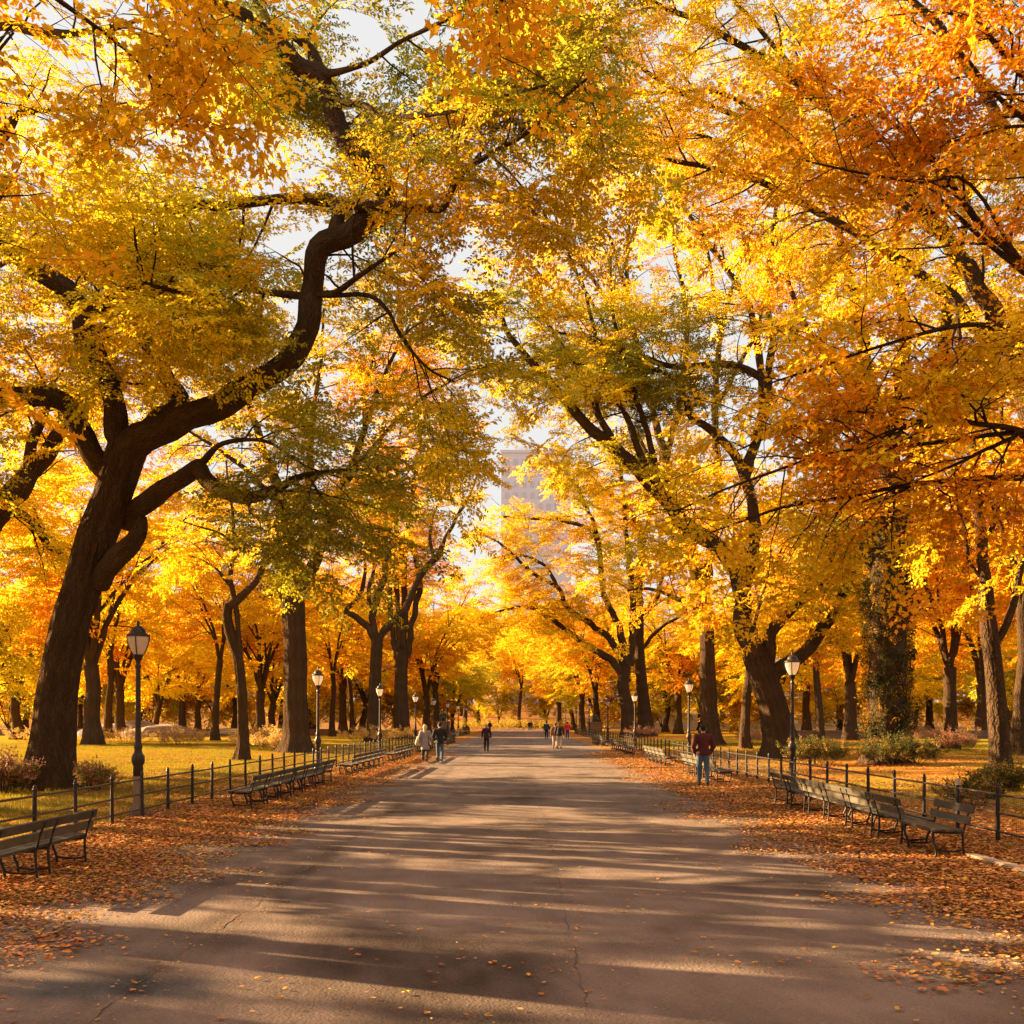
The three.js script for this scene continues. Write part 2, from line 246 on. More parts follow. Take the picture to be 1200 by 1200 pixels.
  for (const [p, d, tint] of spots) {
    d.y *= 0.5; d.add(V((R() - 0.5) * 0.6, (R() - 0.6) * 0.5, (R() - 0.5) * 0.6)).normalize();
    const up = V((R() - 0.5) * 0.9, 1, (R() - 0.5) * 0.9), z = d.clone().cross(up).normalize(), y = z.clone().cross(d), s = o.scale * (0.75 + 0.5 * R());
    m.makeBasis(d.clone().multiplyScalar(s), y.multiplyScalar(s), z.multiplyScalar(s)).setPosition(p);
    const q = p.clone().add(base), nz = fbm(q.x * 0.16 + T.seed, q.y * 0.16, q.z * 0.16) * 2.2 + 0.5 + (R() - 0.5) * 0.35, pal = tint ?? o.palette;
    const f = clamp(nz, 0, 0.999) * (pal.length - 1), k = Math.floor(f), a = K(pal[k]), b = K(pal[Math.min(pal.length - 1, k + 1)]), w = f - k, br = 0.85 + 0.3 * R();
    c.setRGB(lerp(a[0], b[0], w) * br, lerp(a[1], b[1], w) * br, lerp(a[2], b[2], w) * br);
    lists[Math.floor(R() * kinds.length)].push([m.clone(), c.clone()]);
  }
  lists.forEach((l, i) => l.length && stuffInst('foliage', kinds[i], M.leaf, l, null, null, root));
  leafTotal += spots.length; root.userData.spots = undefined; delete root.userData.spots;
  return root;
}
let leafTotal = 0;
const gnarl = (list, sd) => { let len = 0; return list.map((q, i) => { if (i) len += q.p.distanceTo(list[i - 1].p); const f = i ? 1 : 0, r = q.r; return { p: q.p.clone().add(V(N3(len * 0.8, sd, 1), N3(len * 0.8, sd, 7) * 0.6, N3(len * 0.8, sd, 4)).multiplyScalar(f * (0.04 + r * 0.7))), r: r * (1 + 0.22 * f * N3(len * 1.1, sd, 9)) }; }); };
const A0 = (l) => l.at(-1).p.clone().sub(l.at(-2).p);
// rows [px, py, depth, width in px] -> points with radii in metres
const rows = (d0, list) => list.map(([px, py, ...q]) => { const d = q.length > 1 ? q[0] : d0, w = q.at(-1); return { p: P(px, py, d), r: w / 2 / FX * d }; });
const onGround = (px, d) => V((px - VX) / FX * d, 0, -d);
function pixTree(name, label, seed, d0, trunk, limbs, o, extra = {}) {
  const tr = rows(d0, trunk); tr[0].p.y = -0.15;
  return buildTree(name, label, { seed, base: V(tr[0].p.x, 0, tr[0].p.z), trunk: tr, limbs: limbs.map((l) => Array.isArray(l) ? { pts: rows(d0, l) } : { ...l, pts: rows(d0, l.pts) }), o, ...extra }, extra.group);
}
// the old leaning elm
const GREEN = ['olive', 'green', 'lime', 'olive'], MIX = ['yellow', 'lime', 'olive', 'green'], GOLD = ['yellow', 'lime', 'olive', 'gold'];
pixTree('elm_tree', 'huge old elm with thick leaning trunk and winding dark limbs over the promenade', 101, 28,
  [[56, 925, 70], [60, 890, 54], [63, 860, 49], [67, 810, 45], [82, 735, 43], [97, 685, 43], [112, 635, 43], [130, 585, 42], [143, 545, 43], [152, 518, 43]],
  [
    { pts: [[150, 530, 28, 37], [188, 505, 27.5, 35], [232, 484, 27, 32], [290, 455, 26.5, 30], [335, 425, 26.2, 28], [358, 390, 26, 27], [366, 350, 26, 26], [368, 310, 25.8, 25], [384, 284, 25.6, 27], [420, 268, 25.4, 28], [446, 243, 25.2, 27], [443, 213, 25, 26], [425, 185, 25, 25], [400, 155, 25, 24], [386, 120, 25, 22], [378, 90, 25, 23], [350, 75, 25, 20], [325, 50, 25, 17], [290, 20, 25, 15], [240, 2, 25, 14], [170, -40, 25, 11], [110, -110, 24.5, 6]], tint: MIX, o: { start: 0.3, gap: 1.1, away: 1.4 } },
    { pts: [[378, 95, 25, 11], [400, 118, 24.5, 8], [430, 126, 24, 7], [455, 136, 23.5, 6], [520, 133, 22.5, 5], [570, 118, 21.5, 4], [640, 100, 20, 3]], tint: ['lime', 'olive', 'gold'], o: { start: 0.45, gap: 0.7, away: 0.7 } },
    { pts: [[374, 82, 25, 10], [392, 85, 24.5, 8], [425, 75, 24, 6], [470, 50, 23, 5], [540, 10, 22, 4], [600, -40, 21, 3]], tint: ['olive', 'lime', 'green'], o: { start: 0.45, gap: 0.7, away: 0.8 } },
    { pts: [[378, 88, 25.3, 12], [366, 60, 25.8, 10], [345, 42, 26, 9], [322, 32, 26.2, 8], [300, 5, 26.5, 7], [290, -60, 27, 5]], tint: GREEN, o: { start: 0.2, gap: 0.9, away: 1 } },
    { pts: [[150, 530, 28, 31], [140, 492, 28, 28], [130, 465, 27.8, 25], [118, 430, 27.5, 25], [106, 398, 27.2, 27], [100, 368, 27, 27], [75, 345, 26.8, 25], [50, 320, 26.5, 24], [25, 300, 26.3, 23], [-5, 278, 26, 22], [-55, 240, 25.5, 19], [-110, 170, 25, 14], [-150, 60, 25, 7]], tint: ['yellow', 'lime', 'yellow', 'gold'], o: { gap: 0.75, start: 0.2, away: 1.3 } },
    { pts: [[106, 380, 27, 12], [125, 350, 26, 9], [160, 335, 25, 7], [200, 340, 24, 5], [240, 352, 23.5, 3]], tint: ['yellow', 'lime', 'yellow'], o: { gap: 0.35, start: 0.1, len: 2.4 } },
    { pts: [[155, 525, 28, 34], [188, 495, 28, 30], [207, 475, 28.5, 24], [200, 448, 28.8, 19], [188, 428, 29, 16], [175, 400, 29.5, 11], [150, 350, 30, 7], [130, 280, 31, 4]], tint: ['yellow', 'lime', 'gold'] },
    { pts: [[138, 565, 28, 32], [115, 540, 28, 26], [95, 508, 28, 25], [82, 477, 28, 24], [55, 464, 27.8, 22], [20, 463, 27.5, 20], [-30, 465, 27, 18], [-90, 450, 26.5, 13], [-160, 400, 26, 8]], tint: GOLD, o: { start: 0.4, gap: 0.9 } },
    { pts: [[116, 684, 28, 26], [140, 652, 27.7, 26], [158, 632, 27.4, 22], [166, 618, 27.3, 15], [168, 606, 27.2, 8]], bare: true },
    { pts: [[145, 615, 28.4, 24], [170, 590, 28, 23], [205, 568, 27.5, 22], [232, 547, 27, 20], [243, 565, 26.5, 18], [262, 577, 26, 17], [290, 583, 25.5, 16], [314, 578, 25, 12], [345, 562, 24, 8], [385, 552, 23, 5], [430, 550, 22, 3]], tint: ['olive', 'lime', 'yellow'], o: { start: 0.5, gap: 0.85, drop: 0.3, up: 0.05 } },
    { pts: [[232, 548, 27, 9], [255, 523, 26.5, 6], [285, 515, 26, 5], [320, 520, 25.5, 4], [355, 545, 25, 3], [400, 560, 24, 2]], tint: ['olive', 'lime', 'green'], o: { start: 0.4, gap: 0.9, up: 0 } },
    { pts: [[388, 284, 25.6, 16], [396, 258, 25.8, 15], [390, 236, 26, 16], [360, 232, 26.3, 13], [320, 235, 26.5, 12], [262, 240, 26.5, 11], [232, 241, 26.8, 9], [195, 250, 27, 6], [140, 240, 27.5, 4]], tint: GOLD, o: { start: 0.45, gap: 0.8, away: 1.3 } },
    { pts: [[392, 244, 25.8, 12], [440, 240, 24.5, 11], [500, 243, 24, 10], [520, 243, 23.5, 9], [530, 224, 23.3, 8], [541, 203, 23, 8], [575, 180, 22.5, 6], [610, 160, 22, 5], [650, 125, 21, 4], [690, 90, 20, 3]], tint: ['olive', 'lime', 'gold'], o: { start: 0.5, gap: 0.6, away: 0.6 } },
    { pts: [[366, 348, 26, 10], [345, 345, 26.2, 9], [300, 340, 26.5, 8], [262, 320, 27, 8], [236, 309, 27, 8], [170, 308, 27.5, 7], [95, 312, 28, 5]], tint: GOLD, o: { gap: 0.9, away: 0.8 } },
    { pts: [[162, 312, 27.5, 11], [176, 282, 27.3, 10], [192, 256, 27, 9], [200, 230, 27, 5]], tint: GOLD },
    { pts: [[372, 345, 26, 8], [402, 338, 25, 7], [440, 310, 24, 5], [475, 288, 23, 3]], tint: GOLD, o: { gap: 0.7 } },
    { pts: [[374, 346, 25.8, 6], [435, 348, 24.5, 5], [455, 365, 24, 5], [470, 395, 23.5, 4], [500, 430, 23, 3], [532, 447, 22.5, 2]], tint: ['yellow', 'lime', 'olive'], o: { gap: 0.7, start: 0.4 } },
  ], { kind: 'elm', scale: 1.15, len: 3.3, gap: 0.7, gap2: 0.5, palette: MIX, radial: 18, dens: 0.95, thick: 1.45, detail: 1 });
// slim double-stemmed tree and upright elms along the same fence
pixTree('young_tree', 'slim dark tree with crossed double stem behind the bench row', 102, 47,
  [[284, 895, 18], [285, 870, 13], [284, 830, 12], [282, 795, 12], [278, 768, 12], [270, 742, 12], [266, 722, 11], [268, 708, 11]],
  [{ pts: [[268, 710, 11], [288, 694, 9], [302, 678, 8], [310, 655, 8], [322, 635, 8], [340, 625, 6], [365, 610, 4]] }, { pts: [[281, 765, 8], [279, 735, 6], [275, 705, 7], [270, 672, 6], [276, 640, 5], [274, 612, 4], [270, 585, 3], [265, 540, 2]] }, { pts: [[272, 690, 4], [255, 668, 3], [235, 655, 2], [215, 650, 2]] }, { pts: [[276, 640, 4], [258, 625, 3], [232, 617, 2], [210, 610, 2]] }],
  { kind: 'mid', len: 2.8, gap: 1.1, start: 0.35, palette: ['gold', 'yellow', 'orange'], detail: 0.7, dens: 0.6, gap2: 0.8 });
const upright = (name, label, seed, d, trunk, limbs, palette, o = {}, extra) => pixTree(name, label, seed, d, trunk, limbs, { kind: 'mid', len: 4.2, gap: 1.05, gap2: 0.8, len2: 1.6, palette, detail: 0.7, scale: 1.15, dens: 0.85, ...o }, extra);
upright('elm_tree', 'straight thick brown elm forking in a Y behind the second lamp post', 103, 58,
  [[347, 884, 40], [347, 860, 30], [346, 800, 27], [345, 740, 26], [343, 705, 28], [342, 684, 30]],
  [[[338, 692, 19], [336, 655, 18], [335, 630, 17], [331, 600, 15], [322, 560, 12], [300, 500, 8], [280, 430, 5], [265, 370, 3]], [[350, 694, 17], [362, 670, 15], [373, 645, 14], [386, 610, 12], [402, 570, 9], [425, 510, 7], [450, 440, 5], [480, 380, 3]], [[335, 630, 9], [355, 600, 9], [362, 560, 8], [365, 500, 6], [375, 430, 4], [380, 360, 3]], [[373, 640, 6], [400, 600, 5], [440, 570, 4], [480, 560, 3]], [[331, 600, 7], [300, 560, 6], [260, 530, 5], [215, 500, 3]], [[402, 570, 6], [440, 520, 5], [490, 470, 4], [540, 440, 2]], [[425, 510, 5], [430, 450, 4], [450, 390, 3], [490, 330, 2]]], ['gold', 'olive', 'yellow', 'orange'], { thick: 1.5, dens: 0.95 });
upright('plane_tree', 'pale-barked tree with open zigzag Y fork behind the third lamp', 104, 88,
  [[437, 869, 18], [438, 830, 14.5], [440, 790, 13.5], [442, 748, 14]],
  [[[440, 752, 9], [430, 733, 8.5], [412, 721, 7], [404, 717, 5.5], [418, 703, 6], [426, 685, 5], [428, 650, 3]], [[443, 750, 9], [456, 732, 9], [475, 714, 9], [485, 690, 8], [497, 668, 8.5], [511, 654, 8], [521, 633, 5], [536, 604, 4], [549, 584, 3], [565, 540, 2]], [[508, 657, 5], [504, 630, 4], [508, 603, 3], [526, 568, 2.5], [540, 520, 2]], [[441, 752, 8], [437, 717, 9], [446, 690, 8], [453, 660, 7], [456, 635, 5.5], [450, 590, 4], [440, 530, 2.5]], [[437, 715, 5], [432, 695, 5], [440, 660, 4]]], ['gold', 'orange', 'yellow'], { start: 0.5, len: 3.6, dens: 0.7 });
upright('elm_tree', 'dark elm of many upright stems from one stout trunk beside the pale forked tree', 105, 103,
  [[472, 867, 20], [470, 830, 17], [470, 790, 15], [471, 762, 16]],
  [[[464, 772, 7], [458, 720, 6], [456, 670, 5], [452, 610, 4], [440, 540, 2.5]], [[468, 768, 7], [466, 710, 6], [464, 640, 5], [466, 570, 4], [470, 490, 2]], [[472, 768, 8], [475, 720, 7], [474, 660, 6], [480, 600, 4], [490, 520, 2]], [[477, 770, 8], [484, 725, 7], [492, 685, 7], [486, 650, 5], [478, 610, 4], [500, 530, 2]], [[474, 764, 5], [470, 650, 5], [458, 590, 3]]], ['orange', 'gold', 'orange'], { start: 0.35, len: 4, thick: 1.5 });
// across the promenade
pixTree('elm_tree', 'massive gnarled elm leaning over the promenade behind the lamp beside the walking man', 106, 50,
  [[920, 890, 58], [914, 862, 39], [905, 825, 33], [893, 790, 31], [884, 765, 29]],
  [
    { pts: [[887, 775, 25], [876, 745, 24], [870, 717, 22], [868, 692, 20], [860, 666, 19], [845, 643, 18], [820, 626, 19], [803, 615, 18], [785, 592, 16], [765, 570, 15], [745, 550, 15], [715, 520, 14], [690, 500, 13], [660, 465, 11], [637, 440, 9], [612, 412, 8], [592, 383, 6], [575, 330, 4]], tint: ['yellow', 'lime', 'gold'], o: { start: 0.35 } },
    { pts: [[742, 548, 10], [706, 495, 8], [690, 455, 7], [670, 420, 6], [645, 385, 5], [620, 330, 3]], tint: ['lime', 'yellow'], o: { dens: 0.4, gap: 0.7 } },
    { pts: [[757, 560, 10], [745, 515, 8], [725, 470, 7], [707, 435, 6], [698, 395, 5], [680, 320, 3]], tint: ['lime', 'yellow', 'olive'], o: { dens: 0.4, gap: 0.7 } },
    { pts: [[772, 575, 10], [762, 520, 7], [747, 470, 6], [735, 435, 5], [720, 380, 4], [715, 300, 3]], tint: ['yellow', 'gold'], o: { dens: 0.4, gap: 0.7 } },
    { pts: [[872, 690, 17], [884, 630, 14], [874, 560, 12], [850, 520, 11], [828, 500, 9], [810, 488, 8], [802, 465, 7], [788, 443, 6], [765, 432, 5], [735, 425, 4], [690, 410, 3]], tint: ['olive', 'lime', 'green'], o: { start: 0.45, gap: 0.6, drop: 0.1, up: 0.1 } },
    { pts: [[872, 560, 14], [890, 500, 12], [900, 460, 10], [885, 437, 9], [840, 427, 8], [790, 430, 7], [750, 418, 6], [700, 400, 4], [630, 385, 2]], tint: ['olive', 'green', 'lime', 'yellow'], o: { start: 0.4, gap: 0.55, drop: 0.08 } },
    { pts: [[895, 490, 10], [890, 420, 9], [878, 360, 8], [855, 320, 7], [830, 285, 6], [800, 240, 5], [770, 190, 3]], tint: ['yellow', 'gold'], o: { dens: 0.4, gap: 0.7 } },
    { pts: [[897, 470, 9], [905, 400, 8], [898, 340, 7], [905, 280, 6], [910, 220, 4], [900, 150, 3]], tint: ['yellow', 'lime'] },
    { pts: [[902, 795, 22], [925, 778, 17], [946, 762, 15], [966, 735, 13], [985, 702, 11], [1005, 655, 8], [1020, 600, 5]], tint: ['gold', 'olive', 'orange'], o: { gap: 0.7 } },
    { pts: [[898, 785, 20], [905, 742, 14], [926, 715, 12], [955, 690, 10], [975, 650, 7], [985, 590, 4]], tint: GOLD },
  ], { kind: 'mid', len: 3.8, gap: 0.85, gap2: 0.65, len2: 1.4, radial: 12, palette: GOLD, detail: 0.8, dens: 0.9, thick: 1.25 });
upright('elm_tree', 'straight pale-edged elm trunk behind the lamp past the walking man', 107, 75,
  [[833, 874, 28], [831, 840, 21], [829, 780, 18], [827, 720, 17], [822, 686, 18]],
  [[[822, 692, 17], [812, 655, 15], [801, 625, 13], [792, 590, 12], [780, 540, 10], [765, 480, 8], [745, 400, 6], [725, 310, 4], [700, 240, 3]], [[826, 690, 13], [835, 640, 11], [842, 570, 9], [838, 480, 8], [845, 390, 6], [870, 300, 4]], [[780, 540, 8], [800, 450, 7], [805, 370, 6], [790, 290, 4], [785, 220, 2]], [[765, 480, 6], [720, 400, 5], [680, 330, 4], [650, 250, 2]], [[828, 720, 6], [790, 700, 5], [760, 690, 4], [735, 692, 2]], [[838, 480, 6], [880, 400, 5], [905, 330, 4], [930, 270, 2]], [[765, 480, 6], [740, 380, 5], [735, 290, 4], [745, 210, 2]], [[745, 400, 5], [690, 320, 4], [655, 270, 3], [600, 220, 2]], [[792, 590, 6], [730, 480, 5], [690, 400, 4], [640, 330, 3], [580, 270, 2]], [[845, 390, 5], [830, 300, 4], [820, 230, 2]]], ['gold', 'yellow', 'orange'], { start: 0.3, dens: 0.3, gap: 0.8 });
upright('elm_tree', 'grey tree with long low limbs sweeping across the promenade', 108, 112,
  [[738, 864, 20], [735, 830, 15], [730, 800, 13], [733, 780, 13]],
  [[[736, 800, 11], [716, 774, 9], [690, 758, 7.5], [662, 737, 6], [641, 722, 5], [620, 712, 4], [590, 715, 3], [565, 725, 2]], [[735, 785, 10], [716, 750, 8], [690, 730, 7], [665, 712, 6], [655, 690, 5], [625, 672, 4], [590, 640, 3], [560, 622, 2]], [[655, 692, 5], [640, 665, 4], [610, 650, 3], [575, 655, 2]], [[737, 780, 10], [725, 735, 8], [706, 690, 7], [703, 650, 6], [695, 625, 5], [660, 610, 4], [620, 608, 3], [585, 605, 2]], [[704, 655, 6], [698, 620, 5], [685, 590, 4], [670, 560, 3], [640, 540, 2]], [[738, 780, 9], [742, 720, 8], [736, 650, 6], [730, 580, 4], [722, 500, 2]]], ['yellow', 'gold', 'yellow'], { start: 0.22, up: 0.12, len: 4.2, thick: 1.9 });
upright('elm_tree', 'mottled grey trunk standing beside the low sweeping limbs', 109, 116,
  [[757, 863, 22], [755, 830, 15], [752, 800, 13], [749, 760, 12], [748, 720, 12]],
  [[[748, 724, 11], [749, 680, 10], [752, 650, 9], [747, 615, 7], [735, 595, 5], [712, 578, 4], [690, 555, 2.5]], [[751, 650, 7], [760, 610, 5], [768, 570, 4], [780, 500, 2]], [[752, 720, 7], [768, 705, 6], [775, 680, 4], [785, 655, 3], [790, 620, 2]], [[752, 760, 5], [775, 735, 4], [800, 720, 3], [815, 700, 2]], [[748, 690, 6], [735, 640, 5], [730, 580, 3], [728, 500, 2]]], ['gold', 'yellow', 'orange'], { start: 0.3, thick: 1.7 });
upright('ivy_tree', 'broad dark straight trunk overgrown with ivy beside the bench row', 110, 43,
  [[1040, 900, 54], [1040, 870, 44], [1040, 800, 42], [1040, 720, 41], [1042, 640, 40], [1045, 580, 40]],
  [[[1042, 620, 28], [1035, 540, 24], [1020, 460, 18], [1005, 370, 14], [985, 280, 9], [960, 190, 5]], [[1048, 590, 26], [1075, 520, 20], [1100, 440, 16], [1115, 340, 12], [1135, 240, 8], [1150, 150, 5]], [[1045, 590, 22], [1050, 500, 18], [1060, 400, 14], [1050, 300, 10], [1060, 190, 6]], [[1040, 700, 8], [1010, 650, 6], [985, 640, 4], [955, 650, 2]], [[1020, 460, 10], [970, 420, 8], [930, 350, 6], [915, 280, 4]]], ['orange', 'gold', 'rust', 'olive'], { kind: 'mid', len: 3.6, gap: 0.9 });
upright('young_tree', 'slender leaning tree with narrow forked stems behind the fence wire', 111, 28,
  [[1174, 926, 28], [1172, 880, 23], [1168, 820, 21], [1163, 770, 20], [1157, 720, 18], [1155, 690, 17]],
  [[[1155, 694, 15], [1150, 640, 13], [1146, 590, 11], [1140, 520, 9], [1130, 440, 6], [1120, 350, 4]], [[1160, 760, 11], [1180, 730, 9], [1192, 690, 8], [1205, 620, 6], [1230, 540, 4]], [[1150, 645, 7], [1165, 610, 6], [1175, 560, 6], [1172, 500, 5], [1185, 420, 3]], [[1153, 680, 5], [1138, 660, 5], [1128, 610, 4], [1120, 580, 3], [1105, 550, 2]]], ['gold', 'yellow', 'orange'], { kind: 'elm', len: 2.2, gap: 0.9, gap2: 0.5, len2: 0.9, start: 0.3, scale: 1.2, dens: 0.8, up: 0.1 });
// trees whose trunks stand outside the picture and whose limbs reach into it
const ORANGE = ['gold', 'orange', 'gold', 'rust', 'orange'], AMBER = ['gold', 'yellow', 'gold', 'orange'];
pixTree('orange_maple', 'orange maple whose long thin branches slant over the bench row', 112, 19,
  [[1420, 960, 20, 46], [1415, 900, 20, 38], [1405, 780, 20, 36], [1395, 660, 20, 34], [1385, 560, 20, 32]],
  [
    { pts: [[1390, 600, 20, 22], [1340, 480, 19.5, 16], [1260, 370, 19, 11], [1145, 256, 19, 7], [1085, 180, 19, 5.5], [1010, 122, 19, 4], [950, 84, 19, 3]], tint: ORANGE, o: { start: 0.25 } },
    { pts: [[1260, 370, 19, 9], [1190, 310, 19.3, 7], [1118, 250, 19.5, 5.5], [1060, 185, 19.8, 4], [1000, 135, 20, 3], [940, 115, 20, 2]], tint: ORANGE },
    { pts: [[1385, 570, 20, 20], [1360, 380, 19, 15], [1290, 210, 18, 11], [1200, 88, 17.5, 8], [1160, 46, 17.5, 6], [1130, -10, 17.5, 4], [1090, -80, 17.5, 3]], tint: ORANGE },
    { pts: [[1300, 230, 18, 9], [1240, 165, 18, 8], [1192, 135, 18, 7], [1155, 95, 18, 5], [1120, 55, 18, 3], [1060, 20, 18, 2]], tint: ORANGE },
    { pts: [[1200, 310, 19, 5], [1130, 210, 18.5, 4], [1080, 215, 18, 3], [1000, 200, 18, 3], [940, 188, 18, 2]], tint: ['orange', 'gold', 'rust'] },
    { pts: [[1390, 620, 20, 14], [1300, 545, 18.5, 11], [1200, 506, 17.5, 8], [1150, 497, 17, 6], [1105, 490, 16.7, 5], [1060, 500, 16.5, 4], [1010, 520, 16.5, 3]], tint: AMBER, o: { start: 0.3, up: 0.05, gap: 0.5 } },
    { pts: [[1300, 545, 18.5, 7], [1205, 512, 18, 6], [1160, 525, 17.5, 5], [1130, 540, 17.2, 4], [1080, 560, 17, 3], [1010, 590, 17, 2]], tint: AMBER, o: { start: 0.2, up: 0, gap: 0.5 } },
    { pts: [[1390, 640, 20, 12], [1320, 450, 18, 9], [1230, 400, 17.5, 7], [1140, 380, 17, 6], [1050, 400, 16.8, 4], [960, 430, 16.8, 3], [900, 450, 16.8, 2]], tint: ['orange', 'gold', 'yellow'], o: { up: 0.1, gap: 0.5 } },
    { pts: [[1390, 640, 20, 12], [1300, 575, 19, 9], [1160, 560, 18, 7], [1030, 575, 17.6, 5], [920, 595, 17.5, 4], [830, 625, 17.5, 2]], tint: AMBER, o: { up: -0.05, gap: 0.6, start: 0.4, dens: 0.6 } },
    { pts: [[1200, 506, 17.5, 6], [1080, 520, 17.2, 5], [960, 535, 17, 4], [860, 570, 17, 3], [790, 600, 17, 2]], tint: AMBER, o: { up: 0, gap: 0.6, start: 0.25, dens: 0.6 } },
    { pts: [[1330, 470, 20, 9], [1230, 440, 20.5, 7], [1130, 460, 21, 6], [1030, 470, 21.5, 5], [930, 500, 22, 3], [860, 530, 22.5, 2]], tint: AMBER, o: { up: 0.05, gap: 0.55 } },
  ], { kind: 'maple', len: 2.5, gap: 0.55, gap2: 0.42, len2: 0.85, palette: ORANGE, radial: 8, dens: 0.68, scale: 0.86, thick: 1.2 });
pixTree('golden_maple', 'golden maple bough hanging over the promenade high above the camera', 113, 6,
  [[-1100, 1280, 5.5, 90], [-1095, 1000, 5.5, 78], [-1085, 500, 5.5, 70], [-1060, 0, 5.6, 62], [-1000, -300, 5.7, 56]],
  [
    { pts: [[-1010, -260, 5.7, 50], [-800, -420, 6, 36], [-500, -330, 6.6, 26], [-250, -210, 7.2, 18], [-50, -90, 7.6, 11], [80, 10, 7.8, 6], [160, 70, 7.8, 4], [225, 150, 7.8, 2]], tint: ['gold', 'yellow', 'orange'], o: { start: 0.74, gap: 0.22, len: 0.8 } },
    { pts: [[-250, -210, 7.2, 10], [-60, -150, 7.2, 6], [100, -90, 7.2, 5], [210, -20, 7.2, 3], [240, 40, 7.2, 2]], tint: ['gold', 'yellow', 'orange'], o: { start: 0.45, gap: 0.3, len: 0.6 } },
    { pts: [[-1000, -300, 5.7, 30], [-700, -700, 5.5, 26], [-200, -700, 5.6, 16], [250, -420, 6, 8], [480, -120, 6.4, 4], [590, 0, 6.6, 2]], tint: ['orange', 'gold'], o: { start: 0.9, gap: 0.5, len: 0.5 } },
    { pts: [[-1000, -300, 5.7, 44], [-1100, -900, 5.2, 36], [-1300, -1500, 4.8, 24], [-1500, -2000, 4.5, 12]], tint: AMBER, o: { gap: 1.2 } },
  ], { kind: 'maple', len: 0.9, gap: 0.25, gap2: 0.3, len2: 0.4, start: 0.6, palette: AMBER, radial: 8, dens: 0.75, thick: 1.1, scale: 0.54, drop: 0.3, up: 0 }, {});
pixTree('elm_tree', 'old elm whose twisted grey limb shows beside the leaning elm', 114, 35,
  [[-75, 910, 60], [-72, 860, 48], [-66, 780, 45], [-58, 700, 44], [-45, 650, 42]],
  [[[-48, 660, 34], [-5, 600, 29], [30, 560, 24], [58, 528, 18], [76, 497, 14], [70, 478, 10], [60, 440, 6]], [[32, 556, 14], [36, 530, 13], [40, 508, 12], [52, 484, 10], [60, 450, 6]], [[-45, 660, 30], [-50, 540, 24], [-80, 420, 18], [-60, 300, 12], [-10, 190, 8], [40, 100, 5]], [[-45, 655, 20], [-20, 640, 14], [15, 600, 11], [40, 615, 10], [58, 640, 8], [75, 650, 5]], [[-60, 300, 10], [0, 260, 8], [60, 250, 6], [120, 200, 3]], [[-20, 200, 8], [15, 138, 8], [40, 130, 7], [90, 128, 4], [150, 120, 2]], [[-80, 420, 12], [-40, 340, 9], [20, 300, 6], [90, 270, 3]], [[-90, 60, 12], [0, 30, 12], [60, 40, 11], [110, 35, 6], [180, 20, 3]]], GOLD, { kind: 'mid', len: 3.4, gap: 0.8, gap2: 0.6, detail: 0.7, dens: 0.9, scale: 0.95, thick: 1.2 });
// an overhanging elm on the far side of the leaning elm, crown over the middle of the promenade
pixTree('elm_tree', 'tall elm with amber crown arching high over the promenade from beyond the orange maple', 115, 34,
  [[1262, 905, 52], [1262, 860, 44], [1255, 760, 42], [1248, 660, 42], [1240, 580, 40]],
  [[[1240, 590, 30], [1190, 430, 24], [1110, 280, 18], [1000, 150, 12], [880, 60, 8], [760, 0, 5], [660, -30, 3]], [[1190, 430, 18], [1090, 330, 13], [980, 260, 9], [880, 210, 7], [800, 190, 5], [720, 180, 3]], [[1110, 280, 12], [1010, 210, 9], [900, 150, 7], [800, 110, 5], [720, 60, 4], [640, 20, 2]], [[1240, 590, 28], [1250, 420, 22], [1210, 220, 15], [1120, 60, 10], [1000, -80, 6]], [[1000, 150, 8], [930, 80, 6], [870, 10, 5], [800, -70, 3]], [[880, 210, 5], [830, 160, 4], [780, 160, 3], [690, 130, 2]], [[900, 150, 6], [850, 110, 5], [740, 110, 4], [670, 100, 2]]],
  ['yellow', 'gold', 'yellow', 'orange'], { kind: 'mid', len: 3.0, gap: 0.75, gap2: 0.6, len2: 1.2, detail: 0.7, dens: 0.66, scale: 0.85, thick: 1.15 });

